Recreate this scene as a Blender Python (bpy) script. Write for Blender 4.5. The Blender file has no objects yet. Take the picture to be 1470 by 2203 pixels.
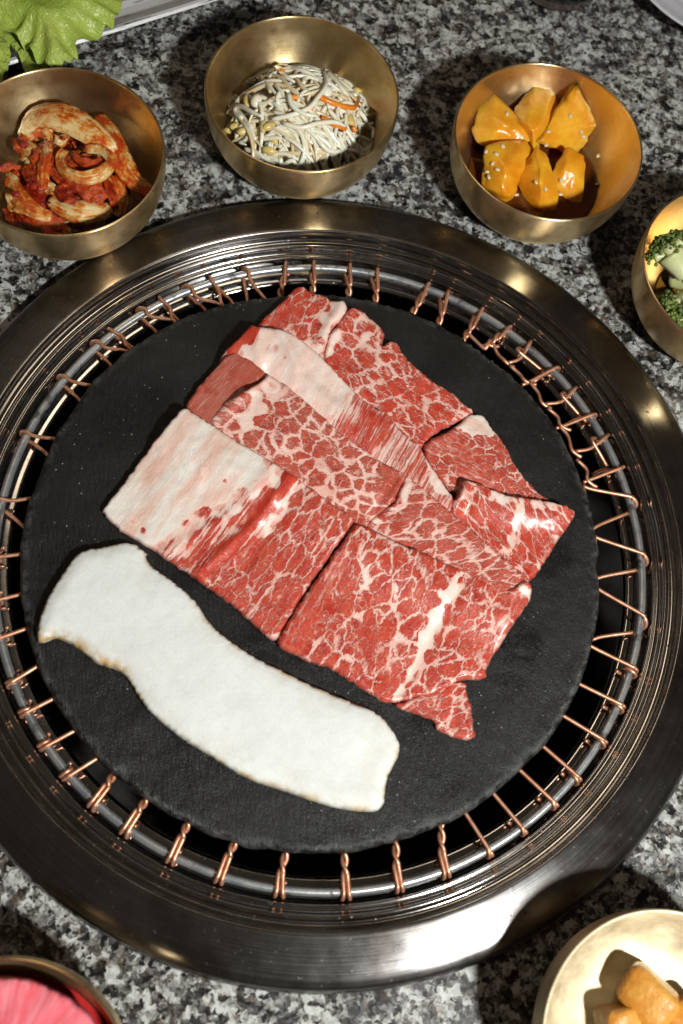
import bpy, bmesh, math, random
import numpy as np
from mathutils import Vector, Matrix, Euler
from mathutils.geometry import delaunay_2d_cdt
from mathutils.bvhtree import BVHTree

# ------------------------------------------------------------------ camera
scene = bpy.context.scene
col = scene.collection
W, H = 1470, 2203
F_PX = 2145.7
PITCH, ROLL = 1.2164956, 0.2881534
CAM = np.array([0.00185, -0.16355, 0.49818])
FW = np.array([0, math.cos(PITCH), -math.sin(PITCH)])
_r0 = np.array([1.0, 0, 0]); _u0 = np.cross(_r0, FW)
RT = _r0 * math.cos(ROLL) + _u0 * math.sin(ROLL)
UP = -_r0 * math.sin(ROLL) + _u0 * math.cos(ROLL)
cam = bpy.data.cameras.new('camera'); cam_o = bpy.data.objects.new('camera', cam); col.objects.link(cam_o)
cam.sensor_fit = 'VERTICAL'; cam.sensor_height = 36.0; cam.sensor_width = 24.0
cam.lens = F_PX / H * 36.0
cam.clip_start = 0.01; cam.clip_end = 50
_m = Matrix(((RT[0], UP[0], -FW[0]), (RT[1], UP[1], -FW[1]), (RT[2], UP[2], -FW[2])))
cam_o.matrix_world = Matrix.Translation(Vector(CAM)) @ _m.to_4x4()
cam.dof.use_dof = True; cam.dof.focus_distance = 0.535; cam.dof.aperture_fstop = 7.1
scene.camera = cam_o

# ------------------------------------------------------------------ light
world = bpy.data.worlds.new('World'); scene.world = world; world.use_nodes = True
_bg = world.node_tree.nodes['Background']
_bg.inputs[0].default_value = (1.0, 0.80, 0.60, 1); _bg.inputs[1].default_value = 0.040
FLASH = Vector((0.50, -0.42, 0.78))
ld = bpy.data.lights.new('flash', 'AREA'); ld.shape = 'DISK'; ld.size = 0.085
ld.energy = 12.4; ld.color = (0.99, 1.0, 0.96)
lo = bpy.data.objects.new('flash', ld); col.objects.link(lo); lo.location = FLASH
lo.rotation_euler = (Vector((-0.02, 0.06, 0.0)) - FLASH).to_track_quat('-Z', 'Y').to_euler()
cd = bpy.data.lights.new('overhead_fill', 'AREA'); cd.shape = 'DISK'; cd.size = 0.5  # unseen overhead fill, added to warm and lift the ambient light
cd.energy = 2.2; cd.color = (1.0, 0.80, 0.58)
co = bpy.data.objects.new('overhead_fill', cd); col.objects.link(co); co.location = (-0.35, 0.75, 1.7)
co.rotation_euler = (Vector((0, 0, 0)) - co.location).to_track_quat('-Z', 'Y').to_euler()

scene.view_settings.view_transform = 'Standard'; scene.view_settings.look = 'None'
scene.view_settings.exposure = 0.0; scene.view_settings.gamma = 1.0
scene.view_settings.use_curve_mapping = False
scene.render.engine = 'CYCLES'
scene.cycles.max_bounces = 6; scene.cycles.caustics_reflective = False; scene.cycles.caustics_refractive = False
scene.cycles.sample_clamp_indirect = 4.0
scene.cycles.use_denoising = True

# ------------------------------------------------------------------ geometry helpers
rng = random.Random(7); nrg = np.random.default_rng(7)

def unp(pts, z):
    """photo pixels -> world points on the horizontal plane(s) at height z"""
    pts = np.atleast_2d(np.asarray(pts, float)); z = np.broadcast_to(np.asarray(z, float), (len(pts),))
    d = FW + np.outer((pts[:, 0] - W / 2) / F_PX, RT) + np.outer(-(pts[:, 1] - H / 2) / F_PX, UP)
    t = (z - CAM[2]) / d[:, 2]
    return CAM + d * t[:, None]

def prj(X):
    D = np.atleast_2d(X) - CAM; k = D @ FW
    return np.stack([W / 2 + F_PX * (D @ RT) / k, H / 2 - F_PX * (D @ UP) / k], 1)

def make(name, verts, faces, mat=None, parent=None, smooth=True, attrs=None):
    me = bpy.data.meshes.new(name)
    me.from_pydata([tuple(v) for v in verts], [], [tuple(f) for f in faces])
    if smooth: me.polygons.foreach_set('use_smooth', [True] * len(me.polygons))
    if attrs:
        for an, (ty, arr) in attrs.items():
            a = me.attributes.new(an, ty, 'POINT')
            a.data.foreach_set('vector' if ty == 'FLOAT_VECTOR' else 'value', np.asarray(arr, np.float32).ravel())
    me.update()
    o = bpy.data.objects.new(name, me); col.objects.link(o)
    if mat: me.materials.append(mat)
    if parent: o.parent = parent
    return o

def tag(o, label=None, cat=None, group=None, kind=None):
    if label: o['label'] = label
    if cat: o['category'] = cat
    if group: o['group'] = group
    if kind: o['kind'] = kind
    return o

def empty(name, loc=(0, 0, 0)):
    o = bpy.data.objects.new(name, None); col.objects.link(o); o.location = loc; o.empty_display_size = 0.01
    return o

def part(name, verts, faces, mat, root, **k):
    """mesh given in world coordinates, parented to an Empty that only has a location"""
    v = np.asarray(verts, float) - np.array(root.location)
    return make(name, v, faces, mat, root, **k)

def catmull(P, n):
    P = np.asarray(P, float); Q = np.vstack([2 * P[0] - P[1], P, 2 * P[-1] - P[-2]]); out = []
    for i in range(len(P) - 1):
        a, b, c, d = Q[i:i + 4]
        for t in np.linspace(0, 1, n, endpoint=False):
            out.append(.5 * ((2 * b) + (c - a) * t + (2 * a - 5 * b + 4 * c - d) * t * t + (3 * b - 3 * c + d - a) * t ** 3))
    out.append(P[-1]); return np.array(out)

def tube(P, rad, segs=8, flat=1.0):
    P = np.asarray(P, float); n = len(P)
    T = np.gradient(P, axis=0); T /= np.linalg.norm(T, axis=1)[:, None] + 1e-12
    nrm = np.cross(T[0], [0, 0, 1.0])
    if np.linalg.norm(nrm) < 1e-3: nrm = np.array([1.0, 0, 0])
    nrm /= np.linalg.norm(nrm); V = []
    rad = np.broadcast_to(np.asarray(rad, float), (n,))
    for i in range(n):
        nrm = nrm - T[i] * (nrm @ T[i]); nrm /= np.linalg.norm(nrm); b = np.cross(T[i], nrm)
        for k in range(segs):
            a = 2 * math.pi * k / segs
            V.append(P[i] + rad[i] * (math.cos(a) * nrm + flat * math.sin(a) * b))
    Fc = []
    for i in range(n - 1):
        for k in range(segs):
            k2 = (k + 1) % segs
            Fc.append((i * segs + k, i * segs + k2, (i + 1) * segs + k2, (i + 1) * segs + k))
    Fc.append(tuple(range(segs))[::-1]); Fc.append(tuple((n - 1) * segs + k for k in range(segs)))
    return np.array(V), Fc

def lathe(prof, segs=160, cx=0, cy=0, close=False):
    V, Fc = [], []; n = len(prof)
    for s in range(segs):
        a = 2 * math.pi * s / segs
        for r, z in prof: V.append((cx + r * math.cos(a), cy + r * math.sin(a), z))
    for s in range(segs):
        s2 = (s + 1) % segs
        for i in range(n - 1 if not close else n):
            j = (i + 1) % n
            Fc.append((s * n + i, s2 * n + i, s2 * n + j, s * n + j))
    return np.array(V), Fc

def resample(poly, step, closed=True):
    P = np.asarray(poly, float); Q = np.vstack([P, P[:1]]) if closed else P; out = []
    for a, b in zip(Q[:-1], Q[1:]):
        n = max(1, int(round(np.linalg.norm(b - a) / step)))
        for t in range(n): out.append(a + (b - a) * t / n)
    if not closed: out.append(P[-1])
    return np.array(out)

def seg_dist(X, P, closed=False):
    """distance of 2D points to a polyline"""
    P = np.asarray(P, float); A = P if closed else P[:-1]; B = np.roll(P, -1, 0) if closed else P[1:]
    best = np.full(len(X), 1e9)
    for a, b in zip(A, B):
        d = b - a; L = d @ d + 1e-18
        t = np.clip(((X - a) @ d) / L, 0, 1)
        best = np.minimum(best, np.hypot(*(X - a - t[:, None] * d).T))
    return best

def inside(X, P):
    x, y = X[:, 0], X[:, 1]; r = np.zeros(len(X), bool); n = len(P)
    for i in range(n):
        x1, y1 = P[i]; x2, y2 = P[(i + 1) % n]
        c = ((y1 > y) != (y2 > y)) & (x < (x2 - x1) * (y - y1) / (y2 - y1 + 1e-18) + x1)
        r ^= c
    return r

def sstep(a, b, x):
    t = np.clip((np.asarray(x, float) - a) / (b - a), 0, 1); return t * t * (3 - 2 * t)

_G = nrg.normal(size=(64, 64))
def vnoise(X, scale):
    """smooth 2-D value noise"""
    U = np.asarray(X)[:, :2] * scale; i = np.floor(U).astype(int); f = U - i; f = f * f * (3 - 2 * f)
    g = lambda a, b: _G[(i[:, 0] + a) % 64, (i[:, 1] + b) % 64]
    return (g(0, 0) * (1 - f[:, 0]) + g(1, 0) * f[:, 0]) * (1 - f[:, 1]) + (g(0, 1) * (1 - f[:, 0]) + g(1, 1) * f[:, 0]) * f[:, 1]

def tri_region(poly, step):
    """triangulate a 2-D outline with an even interior grid"""
    lo_, hi = poly.min(0), poly.max(0)
    gx = np.arange(lo_[0], hi[0], step); gy = np.arange(lo_[1], hi[1], step * .866)
    X, Y = np.meshgrid(gx, gy); X = X + (np.arange(len(gy)) % 2)[:, None] * step / 2
    G = np.stack([X.ravel(), Y.ravel()], 1); G = G + nrg.normal(size=G.shape) * step * .08
    G = G[inside(G, poly)]; G = G[seg_dist(G, poly, True) > step * .55]
    allp = np.vstack([poly, G]); n = len(poly)
    v, e, f, ov, oe, of = delaunay_2d_cdt([Vector(p) for p in allp], [], [list(range(n))], 1, 1e-7)
    return np.array([(p.x, p.y) for p in v]), [tuple(t) for t in f]

def slab(poly, step, zb, t, R, zt=None, under=0.5):
    """closed slab with rounded edge; zb(X) lower surface, t thickness, R rounding, zt(X) extra top relief"""
    X, tri = tri_region(poly, step)
    d = seg_dist(X, poly, True)
    p = np.sqrt(np.clip(1 - (1 - np.clip(d / R, 0, 1)) ** 2, 0, 1))
    base = zb(X); th = t(X) if callable(t) else t
    top = base + th * (under + (1 - under) * p) + (zt(X, d) if zt else 0)
    bot = base + th * under * (1 - p)
    bd = d < 1e-6
    n = len(X); idx = np.arange(n) + n; idx[bd] = np.arange(n)[bd]
    keep = ~bd; rem = -np.ones(n, int); rem[keep] = np.arange(keep.sum()) + n
    idx = np.where(bd, np.arange(n), rem)
    V = np.vstack([np.c_[X, top], np.c_[X[keep], bot[keep]]])
    Fc = list(tri) + [(idx[c], idx[b], idx[a]) for a, b, c in tri]
    return V, Fc

# ------------------------------------------------------------------ node helper
class NT:
    def __init__(s, name):
        s.m = bpy.data.materials.new(name); s.m.use_nodes = True; s.t = s.m.node_tree
        s.b = s.t.nodes['Principled BSDF']; s.out = s.t.nodes['Material Output']
    def n(s, ty, props=None, **ins):
        nd = s.t.nodes.new('ShaderNode' + ty)
        for k, v in (props or {}).items(): setattr(nd, k, v)
        for k, v in ins.items():
            k = int(k[1:]) if k[0] == 'i' and k[1:].isdigit() else k.replace('_', ' ')
            s.set(nd.inputs[k], v)
        return nd
    def set(s, sock, v):
        if isinstance(v, bpy.types.NodeSocket): s.t.links.new(v, sock)
        elif isinstance(v, bpy.types.Node): s.t.links.new(v.outputs[0], sock)
        else:
            if hasattr(sock.default_value, '__len__') and not hasattr(v, '__len__'): v = [v] * len(sock.default_value)
            if hasattr(sock.default_value, '__len__') and len(sock.default_value) == 4 and len(v) == 3: v = tuple(v) + (1,)
            sock.default_value = v
    def math(s, op, a, b=0.0, c=0.0, clamp=False):
        return s.n('Math', {'operation': op, 'use_clamp': clamp}, i0=a, i1=b, i2=c).outputs[0]
    def vm(s, op, a, b=(0, 0, 0)):
        return s.n('VectorMath', {'operation': op}, i0=a, i1=b).outputs[0]
    def step(s, x, a, b):
        return s.n('MapRange', {'interpolation_type': 'SMOOTHSTEP'}, Value=x, From_Min=a, From_Max=b).outputs[0]
    def mix(s, f, a, b, blend='MIX'):
        nd = s.t.nodes.new('ShaderNodeMix'); nd.data_type = 'RGBA'; nd.blend_type = blend
        s.set(nd.inputs[0], f); s.set(nd.inputs[6], a); s.set(nd.inputs[7], b); return nd.outputs[2]
    def fmix(s, f, a, b):
        nd = s.t.nodes.new('ShaderNodeMix'); nd.data_type = 'FLOAT'
        s.set(nd.inputs[0], f); s.set(nd.inputs[2], a); s.set(nd.inputs[3], b); return nd.outputs[0]
    def noise(s, vec, scale, detail=3, rough=.5, dist=0.0, out=0):
        return s.n('TexNoise', None, Vector=vec, Scale=scale, Detail=detail, Roughness=rough, Distortion=dist).outputs[out]
    def vor(s, vec, scale, feature='F1', dims='3D', out=0, rand=1.0):
        nd = s.n('TexVoronoi', {'voronoi_dimensions': dims, 'feature': feature}, Vector=vec, Scale=scale)
        nd.inputs['Randomness'].default_value = rand
        return nd.outputs[out]
    def ramp(s, f, stops):
        nd = s.t.nodes.new('ShaderNodeValToRGB'); s.set(nd.inputs[0], f); e = nd.color_ramp.elements
        while len(e) < len(stops): e.new(.5)
        for el, (p, c) in zip(e, stops): el.position = p; el.color = tuple(c) + (1,)
        return nd.outputs[0]
    def attr(s, name, out='Fac'):
        return s.n('Attribute', {'attribute_name': name}).outputs[out]
    def obj(s): return s.n('TexCoord').outputs['Object']
    def bump(s, h, strength=.5, dist=.001, normal=None):
        nd = s.n('Bump', None, Height=h, Strength=strength, Distance=dist)
        if normal: s.set(nd.inputs['Normal'], normal)
        return nd.outputs[0]
    def bsdf(s, **k):
        for a, v in k.items(): s.set(s.b.inputs[a.replace('_', ' ')], v)
        return s.m

def polar(N, vec):
    """(angle*r0, radius, z) coordinates about the object's axis, for brushed rings"""
    sx = N.n('SeparateXYZ', None, Vector=vec)
    r = N.math('SQRT', N.math('ADD', N.math('MULTIPLY', sx.outputs[0], sx.outputs[0]), N.math('MULTIPLY', sx.outputs[1], sx.outputs[1])))
    a = N.math('ARCTAN2', sx.outputs[1], sx.outputs[0])
    return r, a, sx.outputs[2]

# ------------------------------------------------------------------ materials
def m_granite():
    N = NT('granite'); p = N.obj()
    w = N.noise(p, 140, 3, .6, out=1)
    q = N.n('VectorMath', {'operation': 'MULTIPLY_ADD'}, i0=w, i1=(.0055, .0055, .0055), i2=p).outputs[0]
    sep = lambda c, k: N.n('SeparateColor', None, Color=c).outputs[k]
    c1 = N.vor(q, 185, out=1); c2 = N.vor(q, 370, out=1); c3 = N.vor(q, 740, out=1)
    big = N.noise(p, 62, 3, .6); med = N.noise(p, 190, 3, .6)
    v = N.math('MULTIPLY', sep(c1, 0), .38)
    for f, k in ((sep(c2, 0), .36), (sep(c3, 1), .20), (big, .45), (med, .42)): v = N.math('ADD', v, N.math('MULTIPLY', f, k))
    colr = N.ramp(v, [(.58, (.006, .0055, .005)), (.70, (.024, .021, .019)), (.82, (.085, .078, .072)), (.93, (.215, .205, .19)), (1.0, (.36, .355, .335))])
    colr = N.mix(N.n('MapRange', None, Value=v, From_Min=1.0, From_Max=1.16).outputs[0], colr, (.56, .575, .555))
    colr = N.mix(N.math('MULTIPLY', N.step(sep(c1, 1), .74, .86), .30), colr, (.060, .064, .080))
    br = N.noise(p, 150, 2, .5)
    colr = N.mix(N.math('MULTIPLY', N.step(br, .57, .68), .45), colr, (.12, .078, .050))
    colr = N.mix(N.n('MapRange', None, Value=N.noise(p, 250, 2, .55), From_Min=.40, From_Max=.35).outputs[0], colr, (.006, .006, .006))
    rgh = N.n('MapRange', None, Value=N.noise(p, 300, 3), To_Min=.20, To_Max=.45).outputs[0]
    return N.bsdf(Base_Color=colr, Roughness=rgh, Specular_IOR_Level=.35, Normal=N.bump(N.noise(p, 700, 3), .12, .0004))

def m_steel(name='brushed_steel', c=(.60, .58, .55), lo_=.16, hi=.34, aniso=.75, heat=.0, bmp=.10, dk=.72, fq=2600):
    N = NT(name); p = N.obj(); r, a, z = polar(N, p)
    v = N.n('CombineXYZ', None, X=N.math('MULTIPLY', a, 1.2), Y=N.math('MULTIPLY', r, fq), Z=N.math('MULTIPLY', z, fq)).outputs[0]
    br = N.noise(v, 1.0, 4, .65)
    sp = N.noise(p, 55, 4, .6)
    rgh = N.math('ADD', N.n('MapRange', None, Value=br, To_Min=lo_, To_Max=hi).outputs[0], N.math('MULTIPLY', N.math('SUBTRACT', sp, .5), .18))
    colr = N.mix(N.n('MapRange', None, Value=br, From_Min=.3, From_Max=.75).outputs[0], tuple(x * dk for x in c), c)
    st = N.noise(p, 16, 5, .65)
    colr = N.mix(N.math('MULTIPLY', N.step(st, .46, .66), heat), colr, (.12, .088, .072))
    colr = N.mix(N.math('MULTIPLY', N.step(sp, .55, .70), heat), colr, (.16, .11, .09))
    grime = N.step(N.noise(p, 420, 3, .6), .66, .72)
    colr = N.mix(N.math('MULTIPLY', grime, .7), colr, (.03, .022, .016))
    rgh = N.math('ADD', rgh, N.math('MULTIPLY', grime, .3))
    tn = N.n('Tangent', {'direction_type': 'RADIAL', 'axis': 'Z'})
    return N.bsdf(Base_Color=colr, Metallic=1.0, Roughness=rgh, Anisotropic=aniso, Anisotropic_Rotation=.25, Tangent=tn, Normal=N.bump(br, bmp, .0003))

def m_bronze(name='bronze', ca=(.74, .54, .27), cb=(.94, .74, .43), ro=0.0):
    N = NT(name); p = N.obj(); r, a, z = polar(N, p)
    v = N.n('CombineXYZ', None, X=N.math('MULTIPLY', a, 1.5), Y=N.math('MULTIPLY', r, 1500), Z=N.math('MULTIPLY', z, 1500)).outputs[0]
    br = N.noise(v, 1.0, 3, .6); sp = N.noise(p, 70, 4, .65); spk = N.noise(p, 900, 2, .5)
    colr = N.mix(N.n('MapRange', None, Value=sp, From_Min=.35, From_Max=.7).outputs[0], ca, cb)
    pit = N.step(spk, .70, .76)
    colr = N.mix(N.math('MULTIPLY', pit, .75), colr, (.14, .085, .04))
    rgh = N.math('ADD', N.n('MapRange', None, Value=br, To_Min=.27 + ro, To_Max=.38 + ro).outputs[0], N.math('MULTIPLY', N.math('SUBTRACT', sp, .5), .25))
    tn = N.n('Tangent', {'direction_type': 'RADIAL', 'axis': 'Z'})
    h = N.math('ADD', N.math('MULTIPLY', br, .5), N.math('MULTIPLY', spk, .35))
    return N.bsdf(Base_Color=colr, Metallic=.97, Roughness=rgh, Anisotropic=.75, Anisotropic_Rotation=.25, Tangent=tn, Normal=N.bump(h, .16, .0003))

def m_copper():
    N = NT('copper_wire'); p = N.obj(); sp = N.noise(p, 260, 3, .6)
    colr = N.mix(N.n('MapRange', None, Value=sp, From_Min=.35, From_Max=.7).outputs[0], (.62, .27, .15), (.90, .50, .34))
    return N.bsdf(Base_Color=colr, Metallic=.78, Roughness=N.n('MapRange', None, Value=sp, To_Min=.50, To_Max=.36).outputs[0], Normal=N.bump(N.noise(p, 1400, 2), .12, .0002))

def m_rod():
    N = NT('rod_steel'); p = N.obj(); sp = N.noise(p, 120, 4, .65); f = N.noise(p, 900, 3, .6)
    colr = N.mix(N.n('MapRange', None, Value=sp, From_Min=.45, From_Max=.65).outputs[0], (.52, .52, .52), (.33, .37, .41))
    soot = N.step(N.noise(p, 75, 3, .7), .54, .64)
    colr = N.mix(N.math('MULTIPLY', soot, .8), colr, (.055, .04, .03))
    rgh = N.math('ADD', N.n('MapRange', None, Value=f, To_Min=.20, To_Max=.42).outputs[0], N.math('MULTIPLY', soot, .2))
    return N.bsdf(Base_Color=colr, Metallic=.75, Roughness=rgh, Normal=N.bump(f, .25, .0003))

def m_slate():
    N = NT('slate'); p = N.obj()
    ro = N.n('Mapping', None, Vector=p, Rotation=(0, 0, math.radians(62))).outputs[0]
    st = N.n('Mapping', None, Vector=ro, Scale=(130, 620, 300)).outputs[0]
    g = N.noise(st, 1.0, 5, .65); big = N.noise(p, 22, 4, .6); fine = N.noise(p, 900, 3, .6)
    colr = N.mix(N.n('MapRange', None, Value=big, From_Min=.3, From_Max=.7).outputs[0], (.004, .0038, .0036), (.017, .0163, .0156))
    e = N.attr('edge')
    colr = N.mix(N.math('MULTIPLY', e, N.step(N.noise(p, 160, 4, .7), .42, .60)), colr, (.075, .075, .072))
    dv = N.vor(p, 240, 'F1', out=0)
    dust = N.math('MULTIPLY', N.math('LESS_THAN', dv, .085), N.step(N.noise(p, 18, 2, .5), .45, .6))
    colr = N.mix(N.math('MULTIPLY', dust, .75), colr, (.42, .40, .37))
    wet = N.attr('wet')
    wet = N.math('MULTIPLY', wet, N.step(N.noise(p, 120, 4, .65), .34, .50))
    colr = N.mix(N.math('MULTIPLY', wet, .7), colr, (.008, .008, .008))
    rgh = N.fmix(N.math('MULTIPLY', wet, .85), N.math('ADD', N.n('MapRange', None, Value=g, To_Min=.36, To_Max=.58).outputs[0], N.math('MULTIPLY', N.math('SUBTRACT', N.noise(p, 13, 4, .6), .5), .55)), .22)
    h = N.math('ADD', N.math('MULTIPLY', g, .8), N.math('ADD', N.math('MULTIPLY', big, 1.3), N.math('MULTIPLY', fine, .25)))
    return N.bsdf(Base_Color=colr, Roughness=rgh, Specular_IOR_Level=.46, Normal=N.bump(h, .75, .0016))

def m_beef():
    N = NT('marbled_beef'); uv = N.attr('muv', 'Vector'); fat = N.attr('fat'); stk = N.attr('streak'); dull = N.attr('dull')
    p = N.obj()
    w = N.noise(uv, 1.1, 3, .55, out=1)
    q = N.n('VectorMath', {'operation': 'MULTIPLY_ADD'}, i0=w, i1=(.75, .75, 0), i2=uv).outputs[0]
    w2 = N.noise(uv, 4.5, 2, .5, out=1)
    q = N.n('VectorMath', {'operation': 'MULTIPLY_ADD'}, i0=w2, i1=(.30, .30, 0), i2=q).outputs[0]
    w3 = N.noise(uv, 11, 2, .5, out=1)
    q = N.n('VectorMath', {'operation': 'MULTIPLY_ADD'}, i0=w3, i1=(.13, .13, 0), i2=q).outputs[0]
    d1 = N.vor(q, 1.0, 'DISTANCE_TO_EDGE', '3D')
    q2 = N.n('VectorMath', {'operation': 'MULTIPLY_ADD'}, i0=w2, i1=(.35, .35, 0), i2=uv).outputs[0]
    d2 = N.vor(q2, 2.7, 'DISTANCE_TO_EDGE', '3D')
    vary = N.noise(uv, .55, 2, .5)
    wid = N.math('ADD', fat, N.math('MULTIPLY', N.math('SUBTRACT', vary, .5), .30))
    fj = N.noise(N.n('Mapping', None, Vector=uv, Scale=(3.2, 11, 1)).outputs[0], 1.0, 4, .65)
    x1 = N.math('ADD', N.math('SUBTRACT', d1, wid), N.math('MULTIPLY', N.math('SUBTRACT', fj, .5), .24))
    cell = N.step(x1, -.022, .05)
    wid2 = N.math('ADD', N.math('MULTIPLY', fat, .25), N.math('MULTIPLY', N.math('SUBTRACT', N.noise(uv, 1.6, 2), .54), .26))
    lobes = N.step(N.math('SUBTRACT', d2, wid2), -.02, .05)
    q3 = N.n('VectorMath', {'operation': 'MULTIPLY_ADD'}, i0=w3, i1=(.16, .16, 0), i2=uv).outputs[0]
    d3 = N.vor(q3, 6.2, 'DISTANCE_TO_EDGE', '3D')
    fleck = N.step(N.math('SUBTRACT', d3, N.math('MULTIPLY', N.math('SUBTRACT', N.noise(uv, 2.3, 2), .52), .34)), -.03, .06)
    lobes = N.math('MULTIPLY', lobes, N.fmix(.75, 1.0, fleck))
    # stretched fibres
    fs = N.n('Mapping', None, Vector=q2, Scale=(.55, 4.2, 1)).outputs[0]
    fib = N.noise(fs, 1.0, 4, .62)
    fs2 = N.n('Mapping', None, Vector=q2, Scale=(1.6, 15, 1)).outputs[0]
    fib2 = N.noise(fs2, 1.0, 3, .6)
    sx = N.step(N.math('SUBTRACT', fib, N.math('ADD', .40, fat)), -.05, .07)
    red = N.math('MULTIPLY', cell, N.fmix(.66, 1.0, lobes))
    red = N.fmix(stk, red, sx)
    thin = N.step(N.math('SUBTRACT', fib2, .5), .10, .20)
    red = N.math('MULTIPLY', red, N.math('SUBTRACT', 1.0, N.math('MULTIPLY', thin, .45)))
    cr = N.mix(N.n('MapRange', None, Value=N.noise(uv, 1.3, 3), From_Min=.3, From_Max=.7).outputs[0], (.56, .028, .011), (.83, .105, .045))
    cr = N.mix(N.n('MapRange', None, Value=fib2, From_Min=.3, From_Max=.7).outputs[0], N.mix(.6, cr, (.30, .008, .005)), cr)
    cd_ = N.mix(N.n('MapRange', None, Value=fib2, From_Min=.3, From_Max=.7).outputs[0], (.35, .044, .024), (.60, .14, .08))
    cr = N.mix(dull, cr, cd_)
    fn = N.noise(N.n('Mapping', None, Vector=uv, Scale=(.35, .9, 1)).outputs[0], 1.0, 4, .55)
    cf = N.mix(N.n('MapRange', None, Value=fn, From_Min=.35, From_Max=.68).outputs[0], (.94, .76, .68), (.90, .60, .50))
    cf = N.mix(N.step(fat, .42, .95), cf, N.mix(N.n('MapRange', None, Value=fn, From_Min=.40, From_Max=.66).outputs[0], (.86, .79, .72), (.82, .52, .42)))
    pk = N.math('MULTIPLY', N.step(x1, -.17, -.01), .52)
    cf = N.mix(pk, cf, (.80, .27, .20))
    colr = N.mix(red, cf, cr)
    sd = N.attr('side')
    colr = N.mix(N.math('MULTIPLY', sd, .55), colr, N.mix(fn, (.50, .06, .045), (.62, .30, .24)))
    h = N.math('ADD', N.math('MULTIPLY', red, .45), N.math('ADD', N.math('MULTIPLY', fib2, .35), N.math('MULTIPLY', N.noise(p, 800, 3), .35)))
    rgh = N.n('MapRange', None, Value=N.noise(p, 240, 3), From_Min=.3, From_Max=.7, To_Min=.24, To_Max=.48).outputs[0]
    return N.bsdf(Base_Color=colr, Roughness=rgh, Specular_IOR_Level=.5, Coat_Weight=.30, Coat_Roughness=.22, Subsurface_Weight=.06, Subsurface_Radius=(.002, .0008, .0005), Subsurface_Scale=.5,
                  Normal=N.bump(h, .85, .0009))

def m_mushroom():
    N = NT('mushroom_flesh'); p = N.obj(); e = N.attr('edge'); cap = N.attr('cap')
    lng = N.n('Mapping', None, Vector=N.n('Mapping', None, Vector=p, Rotation=(0, 0, math.radians(28))).outputs[0], Scale=(90, 420, 200)).outputs[0]
    f = N.noise(lng, 1, 4, .6); b = N.noise(p, 45, 4, .6)
    colr = N.mix(N.n('MapRange', None, Value=b, From_Min=.35, From_Max=.7).outputs[0], (.81, .83, .815), (.75, .768, .75))
    colr = N.mix(N.math('MULTIPLY', N.step(f, .50, .72), .35), colr, (.70, .69, .63))
    colr = N.mix(N.math('MULTIPLY', e, N.step(N.noise(p, 130, 4, .65), .30, .66)), colr, (.62, .49, .32))
    colr = N.mix(N.math('MULTIPLY', cap, N.step(N.noise(p, 190, 3, .6), .35, .6)), colr, (.56, .38, .18))
    pit = N.math('MULTIPLY', N.math('LESS_THAN', N.vor(p, 30), .016), 1.0)
    colr = N.mix(N.math('MULTIPLY', pit, .8), colr, (.16, .10, .05))
    h = N.math('ADD', N.math('MULTIPLY', f, .5), N.math('ADD', N.math('MULTIPLY', b, .5), N.math('MULTIPLY', N.noise(p, 520, 4, .65), .6)))
    return N.bsdf(Base_Color=colr, Roughness=.62, Specular_IOR_Level=.3, Subsurface_Weight=.15, Subsurface_Radius=(.003, .0025, .002), Subsurface_Scale=.5, Normal=N.bump(h, .36, .0010))

def simple(name, c1, c2, scale=120, rough=.4, bump=.3, bscale=300, sss=0, spec=.5, bdist=.0006, **kw):
    N = NT(name); p = N.obj(); n = N.noise(p, scale, 4, .6)
    colr = N.mix(N.n('MapRange', None, Value=n, From_Min=.35, From_Max=.68).outputs[0], c1, c2)
    return N.bsdf(Base_Color=colr, Roughness=rough, Specular_IOR_Level=spec, Subsurface_Weight=sss, Subsurface_Radius=(.004, .002, .001), Subsurface_Scale=.6,
                  Normal=N.bump(N.noise(p, bscale, 4, .6), bump, bdist), **kw)

def m_kimchi():
    N = NT('kimchi_cabbage'); uv = N.attr('luv', 'Vector'); sauce = N.attr('sauce'); p = N.obj()
    st = N.n('Mapping', None, Vector=uv, Scale=(2.2, 22, 1)).outputs[0]; f = N.noise(st, 1, 4, .6, .5)
    n = N.noise(p, 135, 5, .7); lum = N.noise(p, 60, 3, .6)
    st2 = N.noise(N.n('Mapping', None, Vector=uv, Scale=(1.6, 6, 1)).outputs[0], 1, 4, .6, .8)
    pale = N.mix(N.n('MapRange', None, Value=f, From_Min=.3, From_Max=.7).outputs[0], (.76, .50, .17), (.90, .73, .40))
    k = N.math('ADD', N.math('ADD', N.math('MULTIPLY', n, .68), N.math('MULTIPLY', st2, .32)), sauce)
    colr = N.mix(N.step(k, .47, .57), pale, N.mix(f, (.70, .19, .015), (.74, .36, .07)))
    colr = N.mix(N.step(k, .57, .63), colr, N.mix(lum, (.50, .045, .006), (.66, .10, .012)))
    colr = N.mix(N.step(k, .68, .80), colr, (.24, .012, .004))
    h = N.math('ADD', N.math('MULTIPLY', f, .9), N.math('MULTIPLY', N.step(k, .52, .7), N.math('MULTIPLY', N.noise(p, 620, 3), 1.2)))
    return N.bsdf(Base_Color=colr, Roughness=N.n('MapRange', None, Value=n, To_Min=.22, To_Max=.08).outputs[0], Specular_IOR_Level=.6, Subsurface_Weight=.15, Subsurface_Radius=(.004, .002, .0006), Subsurface_Scale=.5,
                  Normal=N.bump(h, .7, .0009))

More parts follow.
